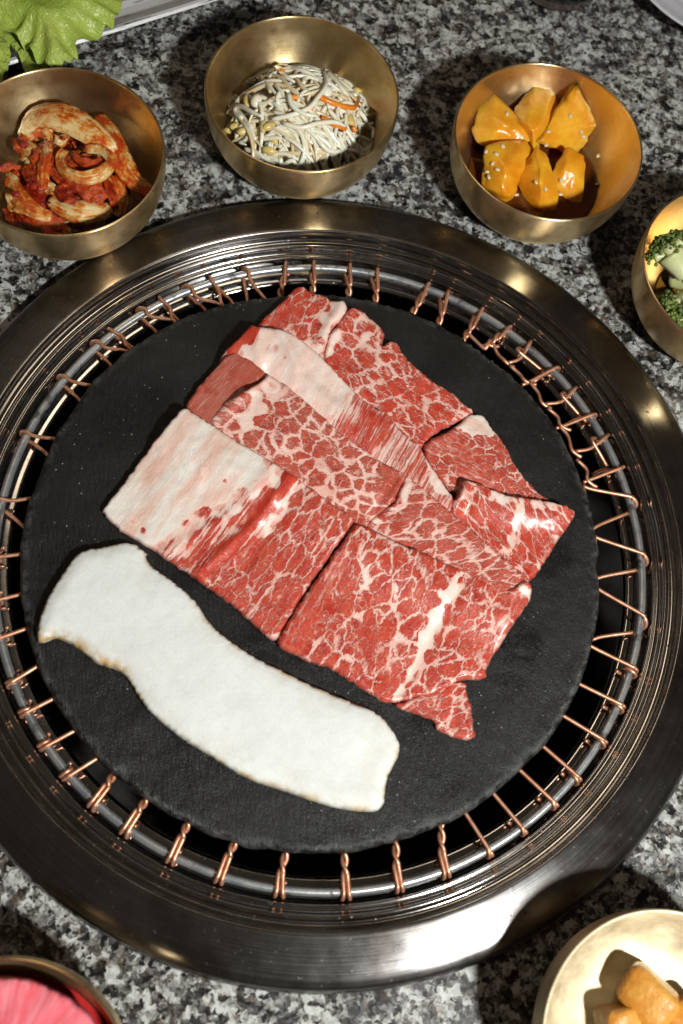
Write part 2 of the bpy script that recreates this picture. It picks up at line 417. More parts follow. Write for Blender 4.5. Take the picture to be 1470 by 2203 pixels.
def m_lettuce():
    N = NT('lettuce'); uv = N.attr('luv', 'Vector'); p = N.obj()
    n = N.noise(p, 38, 3, .55); v = N.vor(N.vm('ADD', uv, N.vm('SCALE', N.noise(uv, 3, 2, out=1), (0, 0, 0))), 7.0, 'DISTANCE_TO_EDGE')
    colr = N.mix(N.n('MapRange', None, Value=n, From_Min=.3, From_Max=.7).outputs[0], (.30, .43, .05), (.48, .56, .12))
    colr = N.mix(N.math('MULTIPLY', N.step(v, .04, .0), .35), colr, (.50, .58, .22))
    h = N.math('ADD', N.math('MULTIPLY', N.step(v, .0, .25), .45), N.math('MULTIPLY', N.noise(p, 90, 3), .6))
    return N.bsdf(Base_Color=colr, Roughness=.34, Specular_IOR_Level=.45, Transmission_Weight=0, Subsurface_Weight=.2, Subsurface_Radius=(.002, .003, .0005), Subsurface_Scale=.4, Normal=N.bump(h, .5, .0012))

def m_tray():
    N = NT('tray_glaze'); p = N.obj()
    st = N.n('Mapping', None, Vector=p, Scale=(30, 520, 520)).outputs[0]; g = N.noise(st, 1, 4, .65, .6)
    colr = N.mix(N.step(g, .56, .64), (.66, .66, .67), (.085, .075, .075))
    return N.bsdf(Base_Color=colr, Roughness=.3, Normal=N.bump(g, .3, .0005))

def m_radish():
    N = NT('pickled_radish'); p = N.obj(); r, a, z = polar(N, p)
    v = N.n('CombineXYZ', None, X=N.math('MULTIPLY', a, 13), Y=N.math('MULTIPLY', r, 40)).outputs[0]
    f = N.noise(v, 1, 3, .6); b = N.noise(p, 55, 3)
    colr = N.mix(N.n('MapRange', None, Value=f, From_Min=.35, From_Max=.65).outputs[0], (.88, .15, .19), (.93, .28, .32))
    colr = N.mix(N.math('MULTIPLY', N.step(b, .5, .7), .5), colr, (.75, .03, .05))
    return N.bsdf(Base_Color=colr, Roughness=.22, Subsurface_Weight=.2, Subsurface_Radius=(.005, .001, .001), Subsurface_Scale=.6, Normal=N.bump(f, .2, .0008))

def m_fruit():
    N = NT('glazed_fruit'); p = N.obj(); n = N.noise(p, 60, 4, .6)
    z = N.n('SeparateXYZ', None, Vector=N.n('NewGeometry').outputs['Position']).outputs[2]
    colr = N.mix(N.n('MapRange', None, Value=n, From_Min=.35, From_Max=.68).outputs[0], (.76, .27, .008), (.90, .46, .03))
    h = N.math('ADD', n, N.math('MULTIPLY', N.noise(p, 420, 3), .4))
    return N.bsdf(Base_Color=colr, Roughness=N.n('MapRange', None, Value=n, To_Min=.15, To_Max=.34).outputs[0], Subsurface_Weight=.6, Subsurface_Radius=(.008, .003, .0003), Subsurface_Scale=.9, Normal=N.bump(h, .5, .0011))

def m_clear(name, c, rough=.02, ior=1.45, dens=0.0, vcol=(1, .5, .1)):
    N = NT(name)
    N.bsdf(Base_Color=c, Roughness=rough, IOR=ior, Transmission_Weight=1.0)
    if dens:
        va = N.n('VolumeAbsorption', None, Color=vcol, Density=dens); N.t.links.new(va.outputs[0], N.out.inputs['Volume'])
    return N.m

M = dict(granite=m_granite(), steel=m_steel(c=(.36, .355, .35), lo_=.13, hi=.30, aniso=.48, heat=.6), steel_dark=m_steel('polished_steel', (.50, .49, .48), .10, .14, .2, .35, .002, .92, 1100), bronze=m_bronze(), overexposed_bronze=m_bronze('overexposed_bronze', (.62, .51, .33), (.78, .67, .46), .16), copper=m_copper(), rod=m_rod(),  # tofu bowl's bronze: base colour paled to imitate overexposure by the flash
         slate=m_slate(), beef=m_beef(), mushroom=m_mushroom(), kimchi=m_kimchi(), lettuce=m_lettuce(), tray=m_tray(), radish=m_radish(), fruit=m_fruit(),
         soot=simple('sooty_iron', (.012, .011, .010), (.03, .026, .022), 60, .7, .4),
         bean_stem=simple('sprout_stem', (.88, .79, .60), (.92, .88, .76), 150, .20, .15, 400, .4),
         bean_warm=simple('sprout_stem_warm', (.74, .56, .30), (.82, .70, .48), 150, .22, .15, 400, .3),
         bean_head=simple('sprout_bean', (.66, .46, .10), (.76, .62, .28), 150, .3, .15, 400, .2),
         carrot=simple('carrot', (.80, .20, .015), (.85, .30, .035), 150, .28, .2, 300, .2),
         chili=simple('chili_paste', (.20, .008, .004), (.48, .035, .008), 240, .14, .9, 420, .1, bdist=.0016),
         tofu=simple('fried_tofu', (.58, .21, .022), (.80, .42, .08), 75, .40, .6, 200, .15, bdist=.0014),
         floret=simple('broccoli_bud', (.045, .095, .012), (.20, .26, .05), 130, .55, .4, 600),
         stalk=simple('broccoli_stalk', (.52, .55, .24), (.66, .66, .40), 70, .4, .3, 300, .15),
         sesame=simple('sesame', (.72, .56, .30), (.82, .68, .44), 300, .4, .1),
         plate=simple('white_porcelain', (.62, .62, .68), (.66, .66, .71), 30, .12, .02),
         broth=m_clear('dark_syrup', (.62, .20, .02), .03, 1.36), juice=simple('kimchi_juice', (.055, .012, .004), (.10, .02, .006), 60, .06, .05),
         glass=m_clear('clear_glass', (1, 1, 1), .0, 1.5), tea=simple('amber_tea', (.30, .10, .015), (.36, .13, .02), 10, .04, .02))

# ------------------------------------------------------------------ counter
def build_counter():
    n = 192; hs = .75; R = .2105; V = []; Fc = []
    ang = [2 * math.pi * i / n for i in range(n)]
    for a in ang: V.append((R * math.cos(a), R * math.sin(a), 0))
    for a in ang:
        c, s = math.cos(a), math.sin(a); k = hs / max(abs(c), abs(s)); V.append((k * c, k * s, 0))
    for a in ang: V.append((R * math.cos(a), R * math.sin(a), -.03))
    for a in ang:
        c, s = math.cos(a), math.sin(a); k = hs / max(abs(c), abs(s)); V.append((k * c, k * s, -.03))
    for i in range(n):
        j = (i + 1) % n
        Fc += [(i, n + i, n + j, j), (i, j, 2 * n + j, 2 * n + i), (n + i, 3 * n + i, 3 * n + j, n + j), (2 * n + i, 2 * n + j, 3 * n + j, 3 * n + i)]
    o = make('granite_counter', V, Fc, M['granite'], smooth=False); tag(o, 'speckled grey granite counter under all the dishes', None, kind='structure')
build_counter()

# ------------------------------------------------------------------ grill surround
def build_surround():
    root = empty('grill_surround', (0, 0, 0)); tag(root, 'wide brushed steel ring set in the granite around the grill well', 'grill')
    fl = [(.2060, .0005), (.2122, .0005), (.2130, .0014), (.2129, .0032), (.2121, .0056), (.2103, .0080), (.2068, .0097), (.2020, .0107), (.1970, .0113), (.1920, .0118), (.1885, .0121), (.1871, .0120), (.1864, .0112), (.1861, .0095), (.1860, .0070)]
    V, Fc = lathe(catmull(np.array([(r, 0, z) for r, z in fl]), 4)[:, [0, 2]], 256); part('outer_flange', V, Fc, M['steel'], root)
    st = [(.1859, .0072), (.1850, .0056), (.1835, .0050), (.1822, .0053), (.1812, .0062), (.1803, .0064), (.1796, .0058), (.1791, .0044), (.1785, .0026), (.1772, .0018), (.1760, .0020), (.1752, .0014), (.1748, -.0005), (.1744, -.0036), (.1730, -.0052)]
    V, Fc = lathe(catmull(np.array([(r, 0, z) for r, z in st]), 4)[:, [0, 2]], 256); part('stepped_trim', V, Fc, M['steel_dark'], root)
    lg = [(.1731, -.0053), (.1690, -.0056), (.1650, -.0056), (.1636, -.0060), (.1630, -.0072), (.1628, -.0100), (.1622, -.0200), (.1600, -.0420), (.1560, -.0700)]
    V, Fc = lathe(lg, 256); part('well_wall', V, Fc, M['steel_dark'], root)
    V, Fc = lathe([(.1561, -.0700), (.120, -.0745), (.06, -.0755), (.0005, -.0755)], 128); part('well_floor', V, Fc, M['soot'], root)
build_surround()

# ------------------------------------------------------------------ grill net
R_ROD, r_ROD, r_W = .1697, .0022, .00106
def build_net():
    root = empty('grill_net', (0, 0, -.0056)); tag(root, 'copper wire grill net wound on a round steel rim below the slate', 'grill net')
    ring = [(R_ROD * math.cos(a), R_ROD * math.sin(a), 0) for a in np.linspace(0, 2 * math.pi, 300)]
    V, Fc = lathe([(R_ROD + r_ROD * math.cos(a), r_ROD * math.sin(a)) for a in np.linspace(0, 2 * math.pi, 16, endpoint=False)], 300, close=True)
    part('rim_rod', V, Fc, M['rod'], root)
    RHO = r_ROD + r_W + .0001
    def th(px):
        X = unp([px], 0.0)[0]; return math.atan2(X[1], X[0])
    def rp(t, ph):
        ph = math.radians(ph); r = R_ROD + RHO * math.cos(ph); return np.array([r * math.cos(t), r * math.sin(t), RHO * math.sin(ph)])
    ZN = .0026
    def P(px, z=ZN): return unp([px], z)[0]
    def extend(px_end, px_from, amt=.010):
        e, s = P(px_end), P(px_from); d = e - s; d[2] = 0; L = np.linalg.norm(d)
        return e + d / L * amt
    def adiff(a, b): return (a - b + math.pi) % (2 * math.pi) - math.pi
    def wrap(t_in, t_tip, ph0=96, ph1=-150, t_out=None, n=12):
        out = []
        for ph in np.linspace(ph0, ph1, n):
            if ph > 0: t = t_tip + adiff(t_in, t_tip) * (ph / 96)
            else: t = t_tip + (adiff(t_out, t_tip) * (-ph / 150) if t_out is not None else 0)
            out.append(rp(t, ph))
        return out
    def add(pts, n=3, name='wire_loop'):
        V, Fc = tube(catmull(np.array(pts), n), r_W, 8); part(name, V, Fc, M['copper'], root)
    def twist(tA, tB, join, end, turns=1.25, far=False):
        e0 = extend(end, join, .006); j = P(join, .0034); ax = j - e0; L = np.linalg.norm(ax); ax /= L
        n1 = np.cross(ax, [0, 0, 1]); n1 /= np.linalg.norm(n1); n2 = np.cross(n1, ax)
        sd = 1.0 if (P(tA) - P(tB)) @ n1 > 0 else -1.0
        for k, tp in enumerate((tA, tB)):
            pts = []; ka = (0 if sd > 0 else math.pi) + k * math.pi
            for t in np.linspace(0, 1, 13):
                a = 2 * math.pi * turns * (t - 1) + ka
                pts.append(e0 + ax * L * t + r_W * 1.08 * (math.cos(a) * n1 + math.sin(a) * n2))
            tt = th(tp); ti = tt + adiff(math.atan2(j[1], j[0]), tt) * .35
            if far and k: pts += [rp(tt + .006, -178), rp(tt + .004, -140), rp(tt, -95)]
            else: pts += wrap(ti, tt, 92, -165)
            add(pts, 2, 'twisted_wire')
    def single(t1, t2, end, tail):
        pts = [extend(end, t1), P(end)]; a, b = th(t1), th(t2); ti = a + adiff(math.atan2(*P(end)[1::-1]), a) * .3
        pts += wrap(ti, a, 96, -90, None, 9)
        for ph in np.linspace(-130, -440, 13):
            f = (-130 - ph) / 310; pts.append(rp(a + adiff(b, a) * f, ph))
        if tail: pts += [P(tail, -.0022), P(tail, .0006)]
        add(pts, 2)
    def vee(over, tip, under, zu=-.0008, mid=None):
        a = th(tip); ti = a + adiff(math.atan2(*P(over)[1::-1]), a) * .35
        to = a + adiff(math.atan2(*P(under)[1::-1]), a) * .35
        pts = [extend(over, tip, .006), P(over)] + ([P(m) for m in mid] if mid else []) + wrap(ti, a, 96, -160, to) + [P(under, zu), extend(under, tip, .005) * [1, 1, 0] + [0, 0, min(zu, .001)]]
        add(pts)
    # twisted pairs along the near edge
    for tA, tB, j, e in [((179, 1746), (190, 1757), (228, 1693), (244, 1667)), ((249, 1806), (263, 1816), (295, 1748), (312, 1724)), ((351, 1869), (366, 1875), (389, 1804), (404, 1771)),
                         ((457, 1912), (472, 1917), (490, 1844), (505, 1813)), ((589, 1944), (608, 1947), (604, 1881), (617, 1826)), ((737, 1947), (754, 1947), (743, 1886), (740, 1828)),
                         ((856, 1929), (869, 1926), (853, 1866), (851, 1808)), ((957, 1899), (970, 1894), (951, 1836), (949, 1780))]:
        twist(tA, tB, j, e)
    # doubly wound single wires
    for t1, t2, e, tl in [((1062, 1845), (1052, 1852), (1002, 1750), (1037, 1813)), ((1135, 1795), (1126, 1802), (1060, 1705), (1095, 1770)), ((1202, 1736), (1192, 1745), (1117, 1655), (1159, 1719)),
                          ((1250, 1680), (1242, 1692), (1167, 1604), (1210, 1665)), ((1305, 1598), (1298, 1611), (1211, 1539), (1262, 1594)), ((1343, 1522), (1339, 1536), (1248, 1472), (1299, 1521)),
                          ((1371, 1446), (1368, 1460), (1288, 1399), (1328, 1445)),
                          ((-28, 1206), (-30, 1194), (39, 1193), (7, 1179)), ((-24, 1300), (-26, 1289), (39, 1280), (2, 1275)), ((-14, 1382), (-18, 1370), (52, 1354), (15, 1351)),
                          ((5, 1484), (1, 1471), (81, 1433), (40, 1445)), ((34, 1548), (28, 1536), (121, 1500), (65, 1508)), ((76, 1621), (69, 1611), (162, 1571), (105, 1580)), ((124, 1688), (116, 1678), (206, 1633), (151, 1643))]:
        single(t1, t2, e, tl)
    # open mesh on the right side
    vee((1296, 1273), (1389, 1347), (1297, 1369)); vee((1292, 1160), (1394, 1212), (1298, 1240)); vee((1276, 1053), (1371, 1087), (1292, 1128))
    for tip, over, mid, cross, dest in [((1310, 934), (1237, 971), (1270, 965), (1273, 945), (1307, 1005)), ((1242, 832), (1172, 869), (1208, 864), (1208, 849), (1249, 896)), ((1142, 733), (1091, 781), (1118, 772), (1113, 753), (1171, 801))]:
        a = th(tip); ti = a + adiff(math.atan2(*P(mid)[1::-1]), a) * .4; to = a + adiff(math.atan2(*P(cross)[1::-1]), a) * .8
        add([P(over), P(mid)] + wrap(ti, a, 96, -170, to) + [P(cross, .0045), P(((cross[0] + dest[0]) / 2, (cross[1] + dest[1]) / 2), .001), P(dest, -.002)])
    for tip, over, under in [((1341, 1005), (1275, 1030), (1300, 1010)), ((1286, 893), (1216, 915), (1245, 900)), ((1208, 791), (1142, 820), (1170, 806))]:
        vee(over, tip, under, -.003)
    for a, b, m in [((1271, 1040), (1240, 988), (1262, 1010)), ((1237, 975), (1203, 915), (1222, 938)), ((1213, 920), (1178, 878), (1199, 896)), ((1172, 872), (1140, 822), (1158, 845)),
                    ((1138, 824), (1096, 785), (1118, 805)), ((1092, 783), (1058, 731), (1070, 760)), ((1058, 745), (1002, 712), (1042, 750))]:
        d = np.array(a, float) - np.array(b, float); d /= np.hypot(*d); nrm = np.array([-d[1], d[0]]); pts = []
        add([P(b, .0036), P(m, .0026), P(np.array(a) - d * 12 + nrm * 2, .0036), P(np.array(a) + d * 4 - nrm * 2, .0026), P(np.array(a) + d * 14 - nrm * 8, .0020)], 4, 'mesh_wire')
    # far edge
    for tip, end in [((1101, 702), (1058, 735)), ((1040, 662), (1004, 719)), ((964, 625), (945, 692)), ((925, 608), (889, 671)), ((811, 578), (808, 644)), ((753, 567), (750, 630)), ((675, 562), (673, 624)), ((617, 566), (604, 630))]:
        m = (tip[0] * .35 + end[0] * .65, tip[1] * .35 + end[1] * .65)
        twist(tip, (tip[0] - 5, tip[1] + 1), m, end, 1.0, True)
    for tip, m1, end, und in [((389, 613), (425, 640), (459, 649), (439, 664)), ((449, 594), (472, 628), (474, 645), (497, 647)), ((289, 662), (322, 680), (360, 686), (337, 715)), ((338, 635), (366, 662), (369, 681), (384, 690)),
                              ((190, 734), (228, 748), (262, 753), (238, 785)), ((228, 703), (264, 724), (271, 742), (286, 748)), ((119, 809), (155, 820), (194, 829), (167, 856)), ((37, 929), (75, 938), (110, 943), (94, 970)),
                              ((-12, 1080), (25, 1077), (59, 1073), (44, 1126)), ((522, 578), (541, 606), (568, 640), (532, 641))]:
        vee(end, tip, und, -.0015, [m1])
build_net()

# ------------------------------------------------------------------ slate plate
Z0 = .0092
def build_slate():
    n = 520; c = np.array([-.00464, -.00326]); P = []
    a = np.linspace(0, 2 * math.pi, n, endpoint=False)
    u = np.stack([np.cos(a), np.sin(a)], 1)
    rr = .1502 + .0006 * vnoise(u * 3 + 5, 1.0) + .00035 * vnoise(u * 14 + 9, 1.0) + .00022 * vnoise(u * 40 + 3, 1.0)
    chips = np.clip(vnoise(u * 9 + 20, 1.0) - .9, 0, 1) * .0012
    P = c + u * (rr - chips)[:, None]
    def zt(X, d):
        ch = sstep(.0075, .0, d) * np.clip(vnoise(X * 130 + 7, 1) + .1, 0, 1.6)
        return .00016 * vnoise(X * 60, 1) + .00009 * vnoise(X * 190, 1) - ch * .0013 * np.clip(.5 + .6 * vnoise(X * 420, 1), 0, 1)
    V, Fc = slab(P, .0021, lambda X: np.full(len(X), .0037), .0055, .0007, zt, .35)
    d = seg_dist(V[:, :2], P, True)
    px = prj(V); wet = np.zeros(len(V))
    for (x, y, r, s) in [(1195, 1195, 60, 1), (1120, 1390, 75, 1), (1090, 1470, 50, .9), (1060, 1330, 90, .6), (960, 1690, 55, .5), (500, 1480, 60, .4), (700, 1440, 60, .6), (560, 1375, 34, .9), (640, 1425, 30, .9), (800, 1520, 34, .9), (330, 1215, 26, .8), (905, 1560, 40, .8)]:
        wet = np.maximum(wet, s * sstep(r, r * .35, np.hypot(px[:, 0] - x, px[:, 1] - y) + 14 * vnoise(px / 18, 1)))
    o = make('slate_plate', V, Fc, M['slate'], attrs={'edge': ('FLOAT', sstep(.006, .0005, d)), 'wet': ('FLOAT', wet)})
    tag(o, 'round black slate plate with a chipped edge resting on the copper net', 'plate')
build_slate()

# ------------------------------------------------------------------ mushroom
def build_mushroom():
    pts = [(80, 1381), (78, 1360), (86, 1322), (100, 1287), (126, 1243), (157, 1198), (180, 1182), (228, 1173), (262, 1166), (290, 1168), (303, 1178), (319, 1190), (313, 1196), (328, 1216), (350, 1233), (378, 1253), (405, 1275),
           (428, 1300), (446, 1330), (475, 1360), (520, 1392), (560, 1417), (600, 1437), (650, 1462), (700, 1484), (750, 1505), (790, 1520), (820, 1538), (842, 1563), (858, 1590), (862, 1615), (852, 1640), (838, 1668), (831, 1700), (828, 1728), (815, 1743), (790, 1746), (750, 1743),
           (700, 1732), (650, 1715), (600, 1698), (550, 1682), (500, 1657), (450, 1625), (400, 1595), (360, 1566), (325, 1535), (298, 1502), (278, 1467), (258, 1445), (235, 1435), (205, 1425), (185, 1408), (165, 1393), (142, 1380), (118, 1372), (98, 1380)]
    base = unp(catmull(np.array([(x, y, 0) for x, y in pts + pts[:1]]), 4)[:-1, :2], Z0 + .005)[:, :2]
    P = resample(base, .0012); P = P + .00012 * np.stack([vnoise(P * 900, 1), vnoise(P * 900 + 31, 1)], 1)
    def zt(X, d): return .00018 * vnoise(X * 60, 1) + .00006 * vnoise(X * 260, 1) - .0016 * sstep(.010, .0, d) ** 2
    V, Fc = slab(P, .0015, lambda X: np.full(len(X), Z0 + .0002), .0078, .0016, zt, .45)
    d = seg_dist(V[:, :2], P, True); px = prj(V)
    edge = sstep(.0026, .0003, d + .0009 * vnoise(V * 220, 1)) + .22 * sstep(.014, .001, d + .004 * vnoise(V * 60, 1))
    cap = sstep(34, 4, seg_dist(px, [(80, 1378), (120, 1374), (165, 1394), (205, 1424), (258, 1446)]))
    o = make('mushroom_slice', V, Fc, M['mushroom'], attrs={'edge': ('FLOAT', edge), 'cap': ('FLOAT', cap)})
    tag(o, 'long white king oyster mushroom slice lying on the slate beside the beef', 'mushroom')
build_mushroom()

# ------------------------------------------------------------------ beef
T = .0053
def beef(label, outline, upper=None, ang=0, cell=(40, 28), fat=.06, dull=0.0, streak=0.0, fats=(), reds=(), streaks=(), folds=(), lift=1.0, t=T, over=(62, 125), seed=0, zplus=0.0, parent=None, name='beef_slice', group=True):
    """outline / upper edge in photo pixels; slice rests on the slate and rides up over the slice behind along its upper edge"""
    O = np.array(outline, float)
    O3 = catmull(np.array([(x, y, 0) for x, y in outline] + [tuple(outline[0]) + (0,)]), 3)[:-1, :2]
    up = np.array(upper, float) if upper is not None else None
    def lift_px(px):
        if up is None: return np.zeros(len(px))
        return (T + .0005) * lift * (1 - sstep(over[0], over[1], seg_dist(px, up)))
    zp = Z0 + t + lift_px(O3) + zplus
    Pw = resample(unp(O3, zp - t * .3)[:, :2], .0011)
    Pw = Pw + .00028 * np.stack([vnoise(Pw * 420 + seed, 1), vnoise(Pw * 420 + 31 + seed, 1)], 1) + .00016 * np.stack([vnoise(Pw * 1100 + seed, 1), vnoise(Pw * 1100 + 13, 1)], 1)
    def px_of(X): return prj(np.c_[X, np.full(len(X), Z0 + t)])
    def zb(X): return Z0 + .0001 + zplus + lift_px(px_of(X))
    def zt(X, d):
        px = px_of(X); h = .00050 * vnoise(X * 48 + seed, 1) + .00014 * vnoise(X * 260 + seed, 1)
        for line, dep, wd in folds:
            q = seg_dist(px, line); h = h + dep * np.exp(-(q / wd) ** 2)
        return h * sstep(0, .003, d)
    V, Fc = slab(Pw, .00115, zb, t, .0022, zt, .42)
    d = seg_dist(V[:, :2], Pw, True); px = prj(V); c = O.mean(0)
    ntop = len(d)
    a = math.radians(ang); dx, dy = (px - c).T
    u = (dx * math.cos(a) + dy * math.sin(a)) / cell[0]; v = (-dx * math.sin(a) + dy * math.cos(a)) / cell[1]
    fa = np.full(len(V), float(fat)); sk = np.full(len(V), float(streak))
    for shape, wd, s in fats:
        q = np.where(inside(px, shape), 0, seg_dist(px, shape, True)) if len(shape) > 3 and shape[0] == shape[-1] else seg_dist(px, shape)
        q = q + wd * .45 * vnoise(px / 22 + seed, 1)
        fa = fa + s * sstep(wd, wd * .35, q)
    for shape, wd, s in reds:
        q = np.where(inside(px, shape), 0, seg_dist(px, shape, True)) if len(shape) > 3 and shape[0] == shape[-1] else seg_dist(px, shape)
        fa = fa - s * sstep(wd, wd * .4, q + wd * .3 * vnoise(px / 18 + seed, 1))
    for shape, wd, s in streaks:
        q = np.where(inside(px, shape), 0, seg_dist(px, shape, True)) if len(shape) > 3 and shape[0] == shape[-1] else seg_dist(px, shape)
        sk = np.maximum(sk, s * sstep(wd, wd * .2, q))
    side = sstep(.0013, .0002, d)
    attrs = {'muv': ('FLOAT_VECTOR', np.c_[u, v, np.full(len(V), seed * 3.7 + .3)]), 'fat': ('FLOAT', fa), 'streak': ('FLOAT', sk), 'dull': ('FLOAT', np.full(len(V), dull)), 'side': ('FLOAT', side)}
    o = make(name, V, Fc, M['beef'], parent, attrs=attrs)
    if parent is None: tag(o, label, 'beef', 'slices of marbled beef on the slate')
    return o

def build_beef():
    # back row, flat on the slate
    beef('red beef slice with pink fat bands nearest the far slate edge',
         [(553, 697), (580, 672), (612, 642), (634, 620), (652, 616), (676, 630), (697, 636), (716, 646), (738, 646), (750, 660), (738, 690), (715, 712), (700, 760), (690, 800), (650, 800), (600, 770), (560, 730)],
         ang=120, cell=(46, 27), fat=.04, seed=1, fats=[([(640, 800), (700, 700), (735, 655)], 20, .3)], reds=[([(590, 700), (640, 640)], 24, .07)], folds=[([(738, 650), (690, 735)], .0016, 14)])
    beef('bright red beef slice with broad white net of fat behind the folded pink one',
         [(700, 730), (722, 700), (752, 663), (778, 668), (800, 686), (818, 702), (828, 716), (824, 742), (836, 734), (853, 735), (868, 758), (892, 786), (915, 806), (940, 825), (962, 838), (982, 852), (1003, 872), (1020, 888), (990, 905), (950, 925), (918, 950), (905, 968), (880, 985), (840, 950), (790, 905), (740, 850), (700, 800)],
         ang=35, cell=(42, 31), fat=.045, seed=2, fats=[([(770, 690), (800, 770), (840, 800)], 20, .10), ([(720, 700), (700, 760)], 18, .25)], folds=[([(752, 668), (700, 745)], .0014, 12), ([(915, 950), (1010, 895)], -.0012, 16)])
    beef('finely marbled red beef slice with a pale fat tip on its rim',
         [(909, 957), (935, 940), (965, 925), (986, 912), (1000, 896), (1022, 890), (1040, 893), (1052, 908), (1062, 926), (1080, 944), (1090, 962), (1102, 985), (1116, 1010), (1138, 1036), (1160, 1060), (1183, 1078), (1150, 1092), (1100, 1100), (1050, 1090), (1010, 1080), (975, 1060), (940, 1030), (915, 995)],
         ang=30, cell=(23, 18), fat=.035, dull=.2, seed=3, fats=[([(990, 912), (1020, 892), (1045, 905), (1055, 925), (1020, 925), (990, 912)], 12, .9)], streaks=[([(930, 960), (980, 950), (1040, 1060)], 40, .7)],
         folds=[([(918, 955), (1000, 905)], .0012, 18), ([(1000, 1030), (1100, 1062)], -.0015, 16)], zplus=.0)
    # third row
    beef('pink fatty beef slice with a pale cream end and a bright red streaked middle',
         [(540, 698), (560, 702), (590, 706), (618, 712), (650, 732), (682, 757), (714, 789), (745, 822), (778, 854), (806, 874), (838, 892), (862, 925), (884, 945), (905, 960), (918, 985), (935, 1012), (955, 1040), (975, 1072), (965, 1110), (930, 1120), (880, 1085), (830, 1040), (770, 1000), (700, 950), (630, 890), (570, 840), (520, 800), (490, 790), (470, 776), (490, 745), (512, 728)],
         upper=[(560, 700), (618, 712), (714, 789), (838, 892), (905, 960), (985, 1080)], ang=118, cell=(60, 19), fat=.115, streak=.85, seed=4,
         fats=[([(560, 710), (620, 715), (714, 790), (735, 815), (680, 880), (600, 850), (560, 790), (560, 710)], 30, .30), ([(560, 710), (620, 715), (714, 790), (735, 815), (680, 880), (600, 850), (560, 710)], 110, .10), ([(915, 960), (940, 1010), (955, 1050)], 16, .4)],
         reds=[([(745, 930), (800, 870), (830, 900), (800, 950), (745, 930)], 40, .10), ([(500, 750), (540, 705)], 24, .5)],
         folds=[([(600, 720), (640, 800)], .0016, 12), ([(660, 800), (720, 860)], -.0012, 18), ([(550, 710), (560, 790)], .0014, 14)])
    beef('bright red beef slice with long marbling and a pointed corner beside bare slate',
         [(985, 1060), (996, 1034), (1026, 1038), (1060, 1050), (1092, 1064), (1135, 1070), (1179, 1077), (1205, 1083), (1226, 1090), (1238, 1103), (1234, 1118), (1220, 1138), (1202, 1164), (1180, 1198), (1160, 1228), (1143, 1246), (1120, 1262), (1080, 1240), (1030, 1190), (990, 1150), (960, 1115), (968, 1085)],
         upper=[(996, 1034), (1092, 1064), (1179, 1077)], lift=.85, over=(30, 85), ang=62, cell=(50, 22), fat=.042, seed=5, fats=[([(1120, 1090), (1095, 1180)], 11, .28), ([(1040, 1050), (1100, 1075), (1200, 1090)], 12, .15)],
         folds=[([(1000, 1045), (975, 1100)], .002, 14), ([(1020, 1050), (1000, 1110)], -.0012, 12)])
    # second row
    beef('small dark red beef slice with fine thin marbling tucked at the row end',
         [(505, 757), (520, 764), (540, 772), (558, 788), (574, 803), (560, 830), (530, 870), (500, 905), (478, 930), (440, 915), (400, 877), (418, 842), (440, 815), (462, 790), (484, 768)],
         upper=[(505, 757), (574, 803)], lift=.7, over=(20, 60), ang=135, cell=(60, 9), fat=-.01, streak=.85, dull=.75, seed=6)
    beef('dull red beef slice with large round islands of lean in wide white fat',
         [(574, 802), (604, 820), (635, 842), (680, 880), (722, 920), (748, 940), (775, 959), (803, 978), (831, 998), (852, 1006), (872, 1018), (862, 1050), (846, 1082), (820, 1105), (795, 1128), (775, 1180), (720, 1140), (660, 1100), (600, 1050), (540, 1010), (490, 960), (455, 925), (452, 902), (470, 880), (485, 862), (520, 842), (552, 826), (568, 815)],
         upper=[(574, 802), (635, 842), (722, 920), (775, 959), (872, 1018)], ang=15, cell=(38, 33), fat=.075, dull=.5, seed=7, fats=[([(580, 815), (560, 860), (540, 900)], 24, .18)], reds=[([(830, 1010), (850, 1060)], 30, .1)],
         streaks=[([(570, 815), (500, 860), (470, 895)], 26, .9)], folds=[([(565, 830), (490, 885)], .0016, 12), ([(860, 1020), (800, 1110)], -.0009, 10)], zplus=.0006)
    beef('dull red beef slice with slanting streaky marbling lapped by the front slice',
         [(872, 1018), (905, 1044), (935, 1068), (980, 1106), (1005, 1129), (1045, 1163), (1079, 1194), (1110, 1222), (1138, 1244), (1132, 1268), (1100, 1300), (1050, 1310), (1000, 1290), (930, 1250), (860, 1210), (800, 1180), (788, 1130), (815, 1105), (846, 1082), (860, 1050)],
         upper=[(872, 1018), (935, 1068), (1005, 1129), (1138, 1244)], ang=-14, cell=(48, 25), fat=.055, dull=.42, seed=8, fats=[([(880, 1030), (860, 1090), (800, 1120)], 14, .18)], zplus=.0003,
         folds=[([(1000, 1150), (1080, 1260)], -.0008, 20)])
